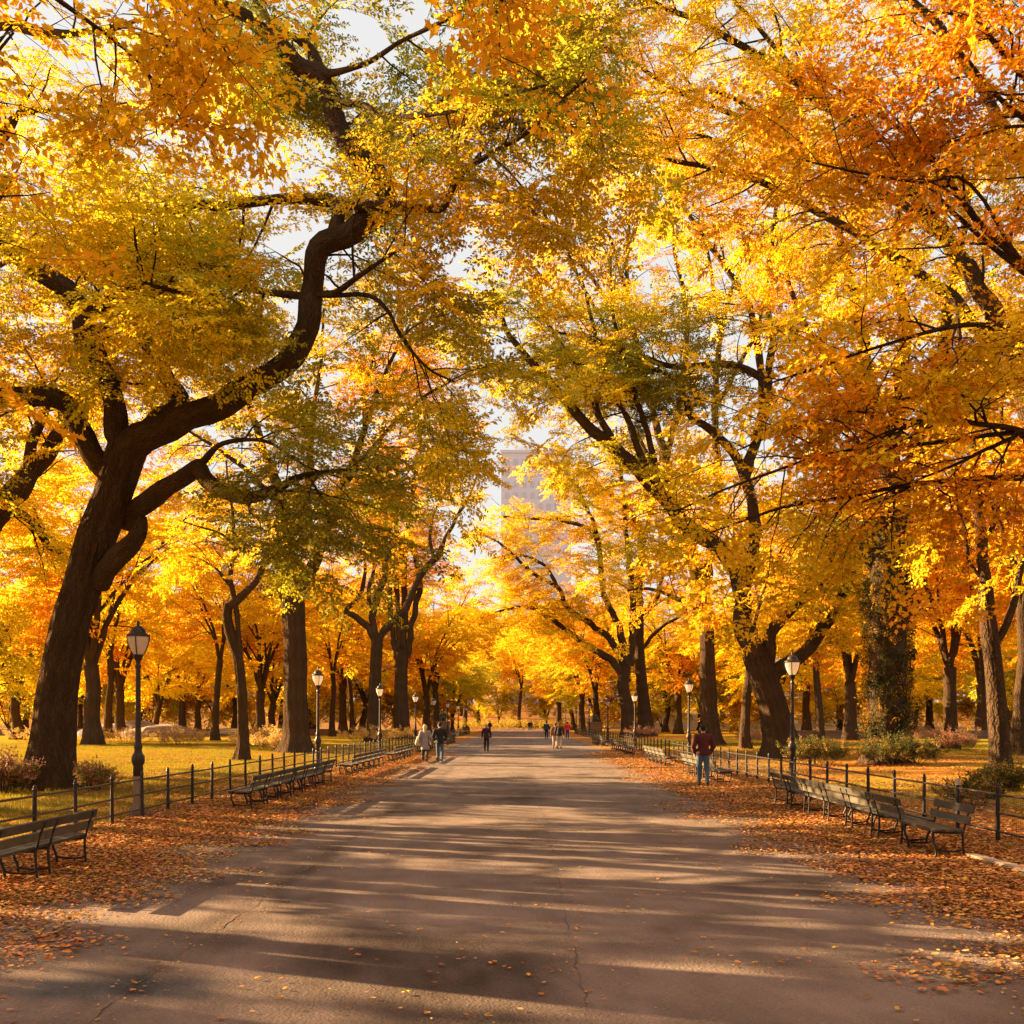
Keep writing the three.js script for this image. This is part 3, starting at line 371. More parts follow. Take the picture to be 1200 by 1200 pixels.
// ---- procedural elms: a short trunk and a vase of forking limbs
function vase(name, label, seed, q, group) {
  const R = rngOf(seed), h = q.h ?? 19, th = q.th ?? 5, tr = q.tr ?? 0.45, sp = q.spread ?? 6, lean = V((R() - 0.5) * 0.9, 0, (R() - 0.5) * 0.9).multiplyScalar(q.lean ?? 1);
  const trunk = [0, 0.12, 0.4, 0.7, 1].map((f) => ({ p: V(lean.x * f * f + N3(seed, f * 2, 0) * 0.2, th * f - (f ? 0 : 0.15), lean.z * f * f + N3(seed, f * 2, 5) * 0.2), r: tr * (1.25 - 0.4 * Math.min(1, f * 2) + (f > 0.9 ? 0.05 : 0)) })), top = trunk.at(-1).p, limbs = [];
  const n = q.n ?? 5, a0 = R() * 6.28;
  for (let i = 0; i < n; i++) {
    const a = a0 + i / n * 6.283 + (R() - 0.5) * 0.7, s = sp * (0.6 + 0.6 * R()), H = (h - th) * (0.75 + 0.3 * R()), wv = R() * 6, pts = [];
    for (let k = 0; k <= 5; k++) { const f = k / 5, rr = s * Math.pow(f, q.arch ?? 1.25) , w = Math.sin(f * 7 + wv) * 0.45 * f; pts.push({ p: V(top.x + Math.cos(a) * rr - Math.sin(a) * w, top.y - 0.3 + H * Math.pow(f, 0.85), top.z + Math.sin(a) * rr + Math.cos(a) * w), r: lerp(tr * 0.5, 0.025, Math.pow(f, 0.7)) }); }
    limbs.push({ pts });
    for (let m = 0; m < 2; m++) { const k = 1 + m + (R() > 0.5 ? 1 : 0), b = pts[k], a2 = a + (m ? 1 : -1) * (0.6 + 0.5 * R()), l = s * (0.55 + 0.4 * R()), p2 = []; for (let j = 0; j <= 3; j++) { const f = j / 3; p2.push({ p: b.p.clone().add(V(Math.cos(a2) * l * f, H * 0.42 * Math.pow(f, 0.8) * (q.flatter ?? 1), Math.sin(a2) * l * f)), r: lerp(b.r * 0.65, 0.02, f) }); } limbs.push({ pts: p2 }); }
  }
  return buildTree(name, label, { seed, base: V(0, 0, 0), trunk, limbs, mat: q.mat, o: { kind: 'far', len: 3.4, gap: 1.5, gap2: 1.1, len2: 1.5, radial: 8, detail: 0.45, start: 0.12, palette: q.palette, dens: q.dens ?? 0.85, scale: 1, up: 0.12, ...q.o } }, group);
}
const farLabel = { gold: 'golden-leaved tree in the far grove, dark trunk', yellow: 'bright yellow tree in the far grove, wide crown', orange: 'orange-leaved tree in the far grove, tall crown', lime: 'yellow-green tree in the far grove, low crown', slim: 'slim grey-trunked tree of the far grove with amber leaves', thicket: 'low bushy tree in the woods behind the far grove' };
const proto = {
  gold: vase('grove_tree', farLabel.gold, 201, { h: 19, th: 5, tr: 0.5, spread: 7, palette: ['gold', 'yellow', 'orange'] }, 'golden grove trees'),
  yellow: vase('grove_tree', farLabel.yellow, 202, { h: 16, th: 3.6, tr: 0.42, spread: 7.5, flatter: 0.6, palette: ['yellow', 'yellow', 'gold'] }, 'bright yellow grove trees'),
  orange: vase('grove_tree', farLabel.orange, 203, { h: 20, th: 6, tr: 0.5, spread: 6, palette: ['orange', 'gold', 'orange'] }, 'orange grove trees'),
  lime: vase('grove_tree', farLabel.lime, 204, { h: 13, th: 2.6, tr: 0.34, spread: 6, palette: ['lime', 'yellow', 'olive'] }, 'yellow-green grove trees'),
  slim: vase('grove_tree', farLabel.slim, 205, { h: 18, th: 7, tr: 0.3, spread: 4.5, n: 4, palette: ['gold', 'yellow', 'orange'], dens: 0.65 }, 'slim grove trees'),
  bare: vase('bare_tree', 'nearly leafless slim tree', 207, { h: 17, th: 6, tr: 0.34, spread: 4.5, n: 4, palette: ['gold', 'orange'], dens: 0.1 }, 'x'),
  thicket: vase('grove_tree', farLabel.thicket, 206, { h: 9, th: 0.9, tr: 0.2, spread: 5, flatter: 0.5, arch: 0.9, palette: ['yellow', 'gold', 'olive', 'orange'], dens: 0.8 }, 'low bushy trees of the woods'),
};
const used = {}, farGroup = Object.fromEntries(Object.entries(proto).map(([k, v]) => [k, v.userData.group]));
function grove(kind, x, d, s = 1, turn = 0, label, group) {
  const k = proto[kind];
  if (!used[kind]) { used[kind] = true; k.position.set(x, 0, -d); k.rotation.y = turn; k.scale.setScalar(s); if (label) { k.userData.label = label; k.userData.group = group; } if (!k.userData.group) delete k.userData.group; return k; }
  const c = copy(k, [x, 0, -d], turn, s, label ?? farLabel[kind], group ?? (label ? undefined : farGroup[kind])); if (label && !group) delete c.userData.group; return c;
}
const gpx = (kind, px, d, s, turn, label) => grove(kind, (px - VX) / FX * d, d, s, turn, label);
// grove beyond the lawn on the leaning elm's side
[['gold', 108, 72, 1.15, 0.4, 'brown leaning trunk on the lawn just behind the leaning elm'], ['slim', 128, 100, 1.2, 1, 'slim straight trunk on the lawn behind the stone-plinth lamp'], ['gold', 141, 112, 1.05, 2], ['yellow', 20, 95, 1.1, 1], ['lime', -20, 80, 1, 3], ['yellow', 60, 125, 1.1, 5], ['slim', 252, 92, 1.05, 2.2, 'slim tree on the lawn beside the crossed double stem'], ['gold', 305, 100, 0.95, 4.4, 'low-forking golden tree on the lawn beside the Y-forked elm'], ['yellow', 318, 112, 1, 1.4], ['yellow', 182, 135, 0.95, 2.6], ['orange', 213, 150, 1, 0.9], ['gold', 232, 140, 0.9, 3.3], ['lime', 165, 165, 1.1, 0.2], ['yellow', 275, 160, 1.15, 4], ['slim', 390, 112, 1, 0.7], ['gold', 402, 128, 1.05, 2], ['slim', 413, 120, 1, 5.5], ['yellow', 425, 150, 1.1, 3.1], ['gold', 365, 165, 1.1, 1.9], ['orange', 330, 175, 1.1, 0.3], ['lime', 90, 170, 1.2, 2.4], ['yellow', 30, 160, 1.2, 3.9], ['orange', 130, 185, 1.2, 5]].forEach((a) => gpx(...a));
// continuing the avenue
[['gold', 500, 128, 1, 0.5, 'golden avenue tree just past the dark many-stemmed elm'], ['orange', 512, 148, 1, 1.7], ['lime', 530, 170, 0.9, 2.9], ['yellow', 520, 185, 1.05, 4.2], ['gold', 545, 205, 1.05, 0.1], ['orange', 700, 150, 1, 2.2], ['gold', 682, 172, 1.05, 3.3], ['yellow', 672, 195, 1.05, 5.1], ['orange', 655, 215, 0.95, 0.8]].forEach((a) => gpx(...a));
// closing the vista
[['yellow', 560, 232, 1.4, 1], ['slim', 608, 222, 1.3, 2, 'slender tree standing alone at the far end of the promenade'], ['orange', 636, 246, 1.6, 3], ['gold', 590, 262, 1.5, 4], ['lime', 640, 226, 0.8, 4.4], ['orange', 540, 250, 1.4, 5], ['lime', 585, 228, 0.8, 2.1], ['gold', 655, 205, 1.2, 1.1]].forEach((a) => gpx(...a));
// grove across the promenade
[['slim', 874, 66, 1, 1, 'slim trunk standing between the straight pale-edged elm and the gnarled elm'], ['gold', 795, 130, 1, 2], ['yellow', 780, 150, 1.05, 3], ['slim', 960, 88, 1.1, 4, 'slim tree behind the outstretched limb of the gnarled elm'], ['gold', 996, 90, 1.05, 5, 'golden tree on the lawn next to the ivy-clad trunk'], ['orange', 1113, 62, 0.85, 0.5, 'orange tree on the lawn between ivy-clad trunk and slender forked tree'], ['yellow', 905, 120, 1.1, 1.5], ['gold', 945, 135, 1.1, 2.5], ['orange', 1000, 150, 1.1, 3.5], ['yellow', 1060, 125, 1.1, 4.5], ['gold', 1150, 110, 1.15, 5.5], ['slim', 1197, 52, 1.1, 0.1, 'slim tree on the lawn just behind the slender forked tree'], ['yellow', 860, 165, 1.15, 1.1], ['lime', 820, 180, 1.1, 2.1], ['orange', 1090, 170, 1.2, 3.1], ['yellow', 1180, 160, 1.2, 4.1], ['gold', 740, 185, 1.05, 5.1], ['orange', 1260, 90, 1.1, 2.8], ['yellow', 985, 185, 1.2, 0.6]].forEach((a) => gpx(...a));
console.log('sprays', leafTotal);

// ---------------------------------------------------------------- street furniture
M.iron = new THREE.MeshStandardMaterial({ color: COL(0.018, 0.016, 0.015), roughness: 0.5, metalness: 0.3 });
M.lampIron = new THREE.MeshStandardMaterial({ color: COL(0.03, 0.022, 0.02), roughness: 0.45, metalness: 0.35 });
M.rail = new THREE.MeshStandardMaterial({ color: COL(0.05, 0.042, 0.036), roughness: 0.45, metalness: 0.4 });
M.wire = new THREE.MeshStandardMaterial({ color: COL(0.13, 0.11, 0.095), roughness: 0.5, metalness: 0.5 });
M.stone = new THREE.MeshStandardMaterial({ map: asphalt, color: COL(1.1, 1.0, 0.92), roughness: 0.9, bumpMap: asphaltBump, bumpScale: 0.004 });
M.frost = new THREE.MeshPhysicalMaterial({ color: COL(0.92, 0.86, 0.78), roughness: 1, transmission: 0.6, thickness: 0, side: THREE.DoubleSide });
const woodTex = (seed, c) => { const n = vnoise(seed); return tex(128, 512, (u, v) => { const g = n(u * 24, v * 5, 24, 5), f = n(u * 60, v * 16, 60, 16), w = n(u * 3, v * 9, 3, 9), k = 0.7 + 0.35 * g + 0.25 * (f - 0.5) + 0.3 * (w - 0.5); return enc(c.map((x) => x * k)); }); };
M.slat = [woodTex(31, [0.075, 0.07, 0.045]), woodTex(32, [0.095, 0.088, 0.055]), woodTex(33, [0.06, 0.058, 0.038])].map((map) => new THREE.MeshStandardMaterial({ map, roughness: 0.75 }));
M.board = new THREE.MeshStandardMaterial({ map: woodTex(34, [0.5, 0.42, 0.3]), roughness: 0.85 });

// bench: 1.32 m, faces +x (the promenade lies on that side), cast iron frames at both ends
const BL = 1.32;
function frameGeo() {                                               // curved front leg, rear leg and back upright, seat rail and stretcher
  const bar = (pts, r) => tube(path(pts.map(([x, y]) => ({ p: V(x, y, 0), r })), 0.05), 6);
  return {
    leg: [bar([[0.24, 0], [0.2, 0.05], [0.205, 0.14], [0.25, 0.25], [0.245, 0.34], [0.2, 0.375]], 0.018), bar([[-0.2, 0], [-0.18, 0.05], [-0.165, 0.2], [-0.16, 0.375]], 0.017)],
    stretcher: bar([[0.205, 0.12], [0.08, 0.1], [-0.06, 0.1], [-0.17, 0.12]], 0.013), seat_rail: bar([[0.24, 0.37], [0.1, 0.355], [-0.05, 0.35], [-0.17, 0.36]], 0.016),
    upright: bar([[-0.16, 0.36], [-0.19, 0.44], [-0.2, 0.5], [-0.235, 0.6], [-0.275, 0.7]], 0.015),
  };
}
function makeBench() {
  const b = thing('park_bench', 'x', 'bench'), f = frameGeo();
  for (const z of [-BL / 2 + 0.16, BL / 2 - 0.16]) {
    const fr = new THREE.Group(); fr.name = 'iron_frame'; fr.position.z = z; b.add(fr);
    for (const l of f.leg) part('leg', l, M.iron, fr);
    part('stretcher', f.stretcher, M.iron, fr); part('seat_rail', f.seat_rail, M.iron, fr); part('upright', f.upright, M.iron, fr);
  }
  const seat = plank(0.128, 0.035, BL - 0.012);
  [[0.215, 0.402, -0.06], [0.075, 0.392, -0.03], [-0.065, 0.388, 0.02]].forEach(([x, y, a], i) => { const s = part('seat_plank', seat, M.slat[i % 3], b); s.position.set(x, y, 0); s.rotation.z = a; });
  const back = plank(0.03, 0.105, BL - 0.012);
  [[-0.195, 0.53, 0.16], [-0.248, 0.672, 0.26]].forEach(([x, y, a], i) => { const s = part('back_plank', back, M.slat[(i + 1) % 3], b); s.position.set(x, y, 0); s.rotation.z = a; });
  return b;
}
const bench0 = makeBench(); let firstBench = true;
const ORD = ['first', 'second', 'third', 'fourth', 'fifth', 'sixth', 'seventh', 'eighth'];
function bench(side, d, label, group) {
  const x = side * 5.82, jit = N3(d, side, 2) * 0.02, turn = (side < 0 ? 0 : Math.PI) + N3(d * 3, 1, side) * 0.03, b = firstBench ? bench0 : copy(bench0, [0, 0, 0], 0, 1);
  firstBench = false; b.position.set(x + jit, 0.02, -d); b.rotation.y = turn; b.userData.label = label; b.userData.group = group;
}
const benchRow = (side, d0, n, fn, group) => { for (let i = 0; i < n; i++) bench(side, d0 + BL / 2 + i * BL, fn(i), group); };
benchRow(1, 13.75, 7, (i) => `${ORD[i]} bench from the timber edging in the row by the ivy-clad trunk`, 'bench row by the ivy-clad trunk');
benchRow(-1, 10.75, 2, (i) => i ? 'open-ended plank bench nearest the lamp on the stone plinth' : 'plank bench joined to the open-ended bench near the stone-plinth lamp', 'benches near the stone-plinth lamp');
benchRow(-1, 21.2, 7, (i) => `${ORD[i]} bench past the stone-plinth lamp, in the row ending at the second lamp`, 'bench row between the first two lamps');
benchRow(1, 29.5, 5, (i) => `${ORD[i]} bench of the short row beside the man in the dark red sweater`, 'benches beside the walking man');
benchRow(-1, 33.8, 6, () => 'plank bench in the row under the straight Y-forked elm', 'benches under the Y-forked elm');
benchRow(1, 40.5, 5, () => 'plank bench in the row before the lamp past the walking man', 'benches before the lamp past the walking man');
benchRow(-1, 45, 6, () => 'plank bench in the row beside the grey-coated woman', 'benches beside the grey-coated woman');
benchRow(1, 55, 8, () => 'distant plank bench on the side of the low sweeping limbs', 'distant benches by the sweeping limbs');
benchRow(-1, 58, 8, () => 'distant plank bench beyond the couple walking away', 'distant benches beyond the couple');
benchRow(1, 72, 8, () => 'small far bench near the woman in the red jacket', 'far benches near the red jacket');
benchRow(-1, 76, 8, () => 'small far bench under the dark many-stemmed elm', 'far benches under the many-stemmed elm');

// fences: square posts with finials, three pipe rails, fine wire netting
M.paleTop = new THREE.MeshStandardMaterial({ color: COL(0.42, 0.38, 0.32), roughness: 0.8 });
function fence(side, d0, n, label, odd) {
  const x = side * 7.2, S = 1.443, f = thing('park_fence', label, 'fence', [x, 0.02, -d0]), R = rngOf(side > 0 ? 71 : 72);
  const sh = new THREE.CylinderGeometry(0.03, 0.036, 0.84, 8).translate(0, 0.42, 0), ball = new THREE.LatheGeometry([[0, 0], [0.036, 0], [0.04, 0.014], [0.026, 0.028], [0.03, 0.045], [0.022, 0.07], [0.006, 0.088], [0, 0.09]].map(([a, b]) => new THREE.Vector2(a, b)), 8).translate(0, 0.84, 0);
  const blunt = new THREE.CylinderGeometry(0.045, 0.045, 0.1, 8).translate(0, 0.86, 0);
  const lean = [];
  for (let i = 0; i < n; i++) { const p = part('post', sh, M.iron, f); p.position.set((R() - 0.5) * 0.03, 0, -i * S); p.rotation.set((R() - 0.5) * 0.03, R(), (R() - 0.5) * 0.03); const c = part('finial', i === odd ? blunt : ball, i === odd ? M.paleTop : M.iron, p); lean.push(p.position.x); c.position.y = 0; }
  for (const y of [0.2, 0.48, 0.76]) { const l = []; for (let i = 0; i < n; i++) l.push({ p: V(lean[i], y + 0.012 * N3(i * 0.7, y, side), -i * S), r: 0.019 }); part('rail', tube(l, 6), M.rail, f); }
  const g = [], wn = Math.round(34 / 0.06); // netting on the nearer stretch
  const W = (a, b, r) => g.push(tube([{ p: a, r }, { p: b, r }], 3));
  for (let i = 0; i < wn; i++) { const z = -i * 0.06; W(V(0.012, 0.02, z), V(0.012, 0.75, z), 0.0016); }
  for (const y of [0.1, 0.3, 0.39, 0.57, 0.66]) W(V(0.012, y, 0), V(0.012, y, -34), 0.0016);
  part('wire_netting', mergeGeometries(g), M.wire, f, true);
}
fence(-1, 12.2, 90, 'black iron post and rail fence in front of the leaning elm', -1);
fence(1, 12.6, 90, 'black iron post and rail fence with one pale-topped post by the ivy trunk', 3);

// lamp posts
function makeLamp() {
  const t = thing('lamp_post', 'x', 'street lamp'), L = (pts, n) => new THREE.LatheGeometry(pts.map(([r, y]) => new THREE.Vector2(r, y)), n);
  part('plinth', L([[0, 0], [0.18, 0], [0.18, 0.1], [0.16, 0.14], [0.145, 0.18], [0.12, 0.24], [0.1, 0.3], [0.094, 0.8], [0.1, 0.84], [0, 0.84]], 8), M.lampIron, t);
  part('post', L([[0, 0.84], [0.1, 0.84], [0.096, 1.04], [0.11, 1.08], [0.13, 1.14], [0.13, 1.2], [0.12, 1.25], [0.085, 1.3], [0.07, 1.36], [0.085, 1.42], [0.08, 1.46], [0.062, 1.52], [0.058, 1.7], [0.046, 3.02], [0.06, 3.05], [0.06, 3.08], [0.045, 3.11], [0.045, 3.16], [0.075, 3.2], [0.085, 3.25], [0.105, 3.28], [0.105, 3.3], [0, 3.3]], 16), M.lampIron, t);
  const lan = new THREE.Group(); lan.name = 'lantern'; t.add(lan);
  part('globe', L([[0.085, 3.3], [0.12, 3.36], [0.165, 3.46], [0.195, 3.56], [0.205, 3.63], [0.19, 3.68]], 20), M.frost, lan);
  part('cap', L([[0.225, 3.66], [0.235, 3.69], [0.22, 3.71], [0.16, 3.73], [0.15, 3.78], [0.125, 3.83], [0.07, 3.87], [0.03, 3.89], [0.025, 3.92], [0.035, 3.94], [0.012, 3.99], [0, 4.0]], 16), M.lampIron, lan);
  const rib = path([[0.1, 3.29], [0.14, 3.36], [0.185, 3.47], [0.213, 3.57], [0.222, 3.67]].map(([x, y]) => ({ p: V(x, y, 0), r: 0.012 })), 0.04);
  for (let i = 0; i < 4; i++) { const r = part('rib', tube(rib, 5), M.lampIron, lan); r.rotation.y = i * Math.PI / 2 + 0.5; }
  return t;
}
const lamp0 = makeLamp(); let firstLamp = true;
function lamp(x, d, label, group) { const l = firstLamp ? lamp0 : copy(lamp0, [0, 0, 0], 0, 1); if (!firstLamp) l.children[0].material = M.lampIron; firstLamp = false; l.position.set(x, 0, -d); l.rotation.y = d; l.scale.setScalar(0.965); l.userData.label = label; if (group) l.userData.group = group; }
lamp(-7.52, 20.05, 'black lamp post on grey stone plinth behind the fence, by the leaning elm', 'park lamps');
lamp0.children[0].material = M.stone;
[37.6, 54, 72, 87, 103, 120, 137].forEach((d, i) => lamp(-7.5, d, `black park lamp, ${ORD[i]} one past the stone-plinth lamp along its fence`, 'park lamps'));
[29, 47, 69.5, 91.5, 117, 145, 180].forEach((d, i) => lamp(7.65, d, i ? `black park lamp, ${ORD[i - 1]} one past the gnarled elm's lamp along its fence` : 'black park lamp standing in front of the massive gnarled elm', 'park lamps'));

{ // ivy climbing the broad trunk
  const t = scene.getObjectByName('ivy_tree'), R = rngOf(77), list = [], m = new THREE.Matrix4();
  for (let i = 0; i < 1100; i++) { const a = R() * 6.283, y = 0.4 + 10.5 * Math.pow(R(), 0.8), r = 0.72 - 0.01 * y, n = V(Math.cos(a), 0, Math.sin(a)), dd = V(-Math.sin(a) * (R() - 0.5), 0.7 * (R() - 0.4), Math.cos(a) * (R() - 0.5)).addScaledVector(n, 0.35).normalize(), z = dd.clone().cross(n).normalize(), s = 0.9 + 0.8 * R(), c = [[0.06, 0.07, 0.02], [0.12, 0.1, 0.03], [0.42, 0.24, 0.03], [0.05, 0.06, 0.02]][Math.floor(R() * 4)]; if (N3(Math.cos(a) * 1.5, y * 0.4, Math.sin(a) * 1.5) < -0.25) continue; m.makeBasis(dd.multiplyScalar(s), n.clone().multiplyScalar(s), z.multiplyScalar(s)).setPosition(n.x * r, y, n.z * r); list.push([m.clone(), COL(...c)]); }
  stuffInst('ivy', spray(502, 0.4, 0.08, 24, { flatness: 0.2 }), M.leaf, list, null, null, t);
}
{ // timber edging
  const t = thing('edging_board', 'pale sunlit timber board lying among leaves at the end of the bench row', 'board', [6.15, 0.05, -12.6], 0.06);
  part('board', plank(0.14, 0.09, 2.6, 0.012), M.board, t); part('stake', box(0.05, 0.14, 0.05, 0.1, -0.03, -0.9), M.board, t); part('stake', box(0.05, 0.14, 0.05, 0.1, -0.03, 0.9), M.board, t);
}

// ---------------------------------------------------------------- fallen leaves, grass, shrubs
function leafPatch(seed, n, size, leaf) {
  const R = rngOf(seed), pos = [], idx = [], col = [], C = [[0.45, 0.225, 0.07], [0.37, 0.175, 0.058], [0.5, 0.29, 0.11], [0.3, 0.135, 0.048], [0.52, 0.35, 0.18], [0.21, 0.1, 0.04], [0.5, 0.3, 0.065]];
  for (let i = 0; i < n; i++) {
    const x = (R() - 0.5) * size, z = (R() - 0.5) * size, a = R() * 6.283, l = leaf * (0.45 + 1.1 * R() * R() + 0.2 * R()), w = l * (0.3 + 0.12 * R()), k = pos.length / 3, c = C[Math.floor(R() * C.length)], b = 0.75 + 0.5 * R(), tilt = (R() - 0.5) * 0.55, roll = (R() - 0.5) * 0.7, y0 = 0.008 + 0.03 * R() * R() + Math.abs(tilt) * l * 0.35 + Math.abs(roll) * w * 0.4, cu = l * (0.03 + 0.2 * R() * R());
    const put = (u, v, e) => { const yy = y0 + u * Math.sin(tilt) + v * Math.sin(roll) + e; pos.push(x + u * Math.cos(a) - v * Math.sin(a), Math.max(0.003, yy), z + u * Math.sin(a) + v * Math.cos(a)); col.push(c[0] * b, c[1] * b, c[2] * b); };
    put(0, 0, 0); for (const [u, v, e] of [[-0.5, 0, 1], [-0.32, 0.75, 0.9], [0.02, 1, 0.5 + R()], [0.3, 0.62, 0.6], [0.56, 0, 0.4 + R()], [0.3, -0.62, 0.6], [0.02, -1, 0.5 + R()], [-0.32, -0.75, 0.9]]) put(u * l, v * w, cu * e);
    for (let j = 1; j <= 8; j++) idx.push(k, k + (j % 8) + 1, k + j);
  }
  return geoOf(pos, idx, col);
}
{
  const big = [leafPatch(301, 110, 0.66, 0.042), leafPatch(302, 96, 0.72, 0.046), leafPatch(303, 118, 0.62, 0.039)], few = leafPatch(304, 6, 1.0, 0.046);
  const R = rngOf(55), m = new THREE.Matrix4(), q = new THREE.Quaternion(), up = V(0, 1, 0), L = [[], [], []], S = [], LL = [[], [], []];
  const put = (list, x, z, y, s, c) => list.push([m.compose(V(x, y, z), q.setFromAxisAngle(up, R() * 6.283), V(s, s, s)).clone(), c]);
  const tone = (rt) => COL(rt * (0.9 + 0.35 * R()), rt * (0.8 + 0.35 * R()), rt * (0.75 + 0.4 * R()));
  for (const side of [-1, 1]) for (let i = 0; i < 6500; i++) {
    const d = 6 + 54 * Math.pow(R(), 1.5), e = side < 0 ? 5.3 : 4.9, x = 7.1 - (7.1 - e + 2.0) * Math.pow(R(), 1.25), den = Math.pow(smooth(e - 2.0, e + 1.0, x + 1.3 * fbm(x * 0.5, d * 0.35, side * 3)), 1.5); if (R() > den) continue;
    put(L[i % 3], side * x, -d, x > 5.1 ? 0.02 + 0.03 * smooth(5.2, 7, x) : 0.008, 0.85 + 0.4 * R(), tone(1));
    if (R() < 0.35) put(S, side * (x - 1.6 * R()), -d, 0.008, 0.7 + 0.5 * R(), tone(1));
  }
  for (let i = 0; i < 200; i++) put(S, (R() - 0.5) * 9.4, -(5.5 + 45 * Math.pow(R(), 1.3)), 0.008, 0.9 + 0.3 * R(), tone(1.1));
  for (const [x, n] of [[0.42, 70], [-2.75, 110]]) for (let i = 0; i < n; i++) { const d = 5.6 + 26 * R(); put(S, x + (R() - 0.5) * 0.3, -d, 0.009, 0.45 + 0.25 * R(), tone(0.95)); }
  for (const side of [-1, 1]) for (let i = 0; i < 3600; i++) { const d = 11 + 60 * Math.pow(R(), 1.3), x = 7.4 + (side > 0 ? 22 : 14) * Math.pow(R(), 1.5); if (x > 0.6 * d + 6) continue; if (R() < (side < 0 ? 0.75 : 0.5)) continue; put(LL[i % 3], side * x, -d, 0.02 + 0.12 * smooth(9, 20, x), 1.1 + 0.5 * R(), side < 0 ? tone(1.15) : tone(1)); }
  for (const [side, d0, n] of [[1, 13.75, 9], [-1, 21.2, 7], [-1, 10.75, 3]]) for (let i = 0; i < n; i++) put(S, side * (5.8 - 0.06 * R()), -(d0 + 0.3 + R() * 1.32 * (n - 1) * 0.9), 0.425, 0.28, tone(1.1));
  big.forEach((g, i) => { stuffInst('fallen_leaves', g, M.dryLeaf, L[i], 'brown and orange fallen leaves drifted along both edges of the promenade', 'leaves'); stuffInst('lawn_leaves', g, M.dryLeaf, LL[i], 'fallen leaves scattered over the lawns beyond the fences', 'leaves'); });
  stuffInst('scattered_leaves', few, M.dryLeaf, S, 'single fallen leaves scattered over the open asphalt', 'leaves');
}
function grassPatch(seed, n, size, h) {
  const R = rngOf(seed), pos = [], idx = [], col = [];
  for (let i = 0; i < n; i++) { const x = (R() - 0.5) * size, z = (R() - 0.5) * size, a = R() * 6.283, l = h * (0.5 + R()), w = 0.006, bx = (R() - 0.5) * l, bz = (R() - 0.5) * l, k = pos.length / 3, c = 0.7 + 0.6 * R(); pos.push(x - w * Math.cos(a), 0, z - w * Math.sin(a), x + w * Math.cos(a), 0, z + w * Math.sin(a), x + bx, l, z + bz); for (let j = 0; j < 3; j++) col.push(0.2 * c, 0.2 * c, 0.03 * c); idx.push(k, k + 1, k + 2); }
  return geoOf(pos, idx, col);
}
M.grass = new THREE.MeshPhysicalMaterial({ vertexColors: true, roughness: 1, transmission: 0.35, thickness: 0, specularIntensity: 0, side: THREE.DoubleSide });
{
  const R = rngOf(66), g = grassPatch(401, 160, 1.1, 0.07), m = new THREE.Matrix4(), q = new THREE.Quaternion(), up = V(0, 1, 0), A = [], B = [];
  for (let i = 0; i < 5200; i++) { const d = 13 + 62 * Math.pow(R(), 1.2), x = 8 + 30 * R(); if (x > 0.56 * d + 3) continue; A.push([m.compose(V(-x, 0.01 + 0.12 * smooth(9, 20, x), -d), q.setFromAxisAngle(up, R() * 6.28), V(1, 0.8 + 0.6 * R(), 1)).clone(), COL(1.1 + 0.7 * R(), 1 + 0.3 * R(), 1)]); }
  for (let i = 0; i < 2600; i++) { const d = 14 + 66 * Math.pow(R(), 0.9), x = 8 + 34 * R(); if (x > 0.54 * d + 3 || R() > 0.25 + 0.75 * smooth(45, 65, d)) continue; B.push([m.compose(V(x, 0.01 + 0.12 * smooth(9, 20, x), -d), q.setFromAxisAngle(up, R() * 6.28), V(1, 0.8 + 0.6 * R(), 1)).clone(), COL(1 + 0.5 * R(), 1 + 0.3 * R(), 1)]); }
  stuffInst('lawn_grass', g, M.grass, A, 'short yellow-green grass of the lawn behind the leaning elm', 'grass');
  stuffInst('lawn_grass', g, M.grass, B, 'short grass between leaves on the lawn past the ivy trunk', 'grass');
}
// shrubs: thin stems with dry heads or leaves
const SHRUBLEAF = { small: spray(501, 0.34, 0.07, 26, { flatness: 0.1 }), blade: null };
function shrub(name, label, category, seed, x, d, w, h, n, cols, group) {
  const R = rngOf(seed), t = thing(name, label, category, [x, 0, -d], 0, group), stems = [], list = [], m = new THREE.Matrix4();
  for (let i = 0; i < n; i++) {
    const a = R() * 6.283, r = Math.sqrt(R()) * w, hh = h * (0.5 + 0.6 * R()) * (1 - 0.35 * (r / w) ** 2), b = V(Math.cos(a) * r * 0.5, 0, Math.sin(a) * r * 0.5 * 0.8), e = V(Math.cos(a) * r, hh, Math.sin(a) * r * 0.8);
    stems.push(tube([{ p: b, r: 0.006 }, { p: b.clone().lerp(e, 0.5).add(V(0, 0.06, 0)), r: 0.005 }, { p: e, r: 0.003 }], 3));
    for (let k = 0; k < 3; k++) { const p = b.clone().lerp(e, 0.45 + 0.55 * R()), dd = V(R() - 0.5, 0.2 + R() * 0.8, R() - 0.5).normalize(), z = dd.clone().cross(V(0.3, 1, 0.2)).normalize(), y = z.clone().cross(dd), s = 0.7 + 0.6 * R(), c = cols[Math.floor(R() * cols.length)]; m.makeBasis(dd.multiplyScalar(s), y.multiplyScalar(s), z.multiplyScalar(s)).setPosition(p); const br = 0.8 + 0.5 * R(); list.push([m.clone(), COL(c[0] * br, c[1] * br, c[2] * br)]); }
  }
  part('stems', mergeGeometries(stems), M.twig, t, true); stuffInst('foliage', SHRUBLEAF.small, M.leaf, list, null, null, t); return t;
}
const DRY = [[0.5, 0.26, 0.15], [0.42, 0.2, 0.11], [0.58, 0.36, 0.22], [0.3, 0.22, 0.06]], STRAW = [[0.62, 0.42, 0.16], [0.5, 0.3, 0.09], [0.66, 0.46, 0.1]], DARKG = [[0.1, 0.11, 0.03], [0.2, 0.17, 0.04], [0.07, 0.075, 0.025], [0.3, 0.19, 0.05]];
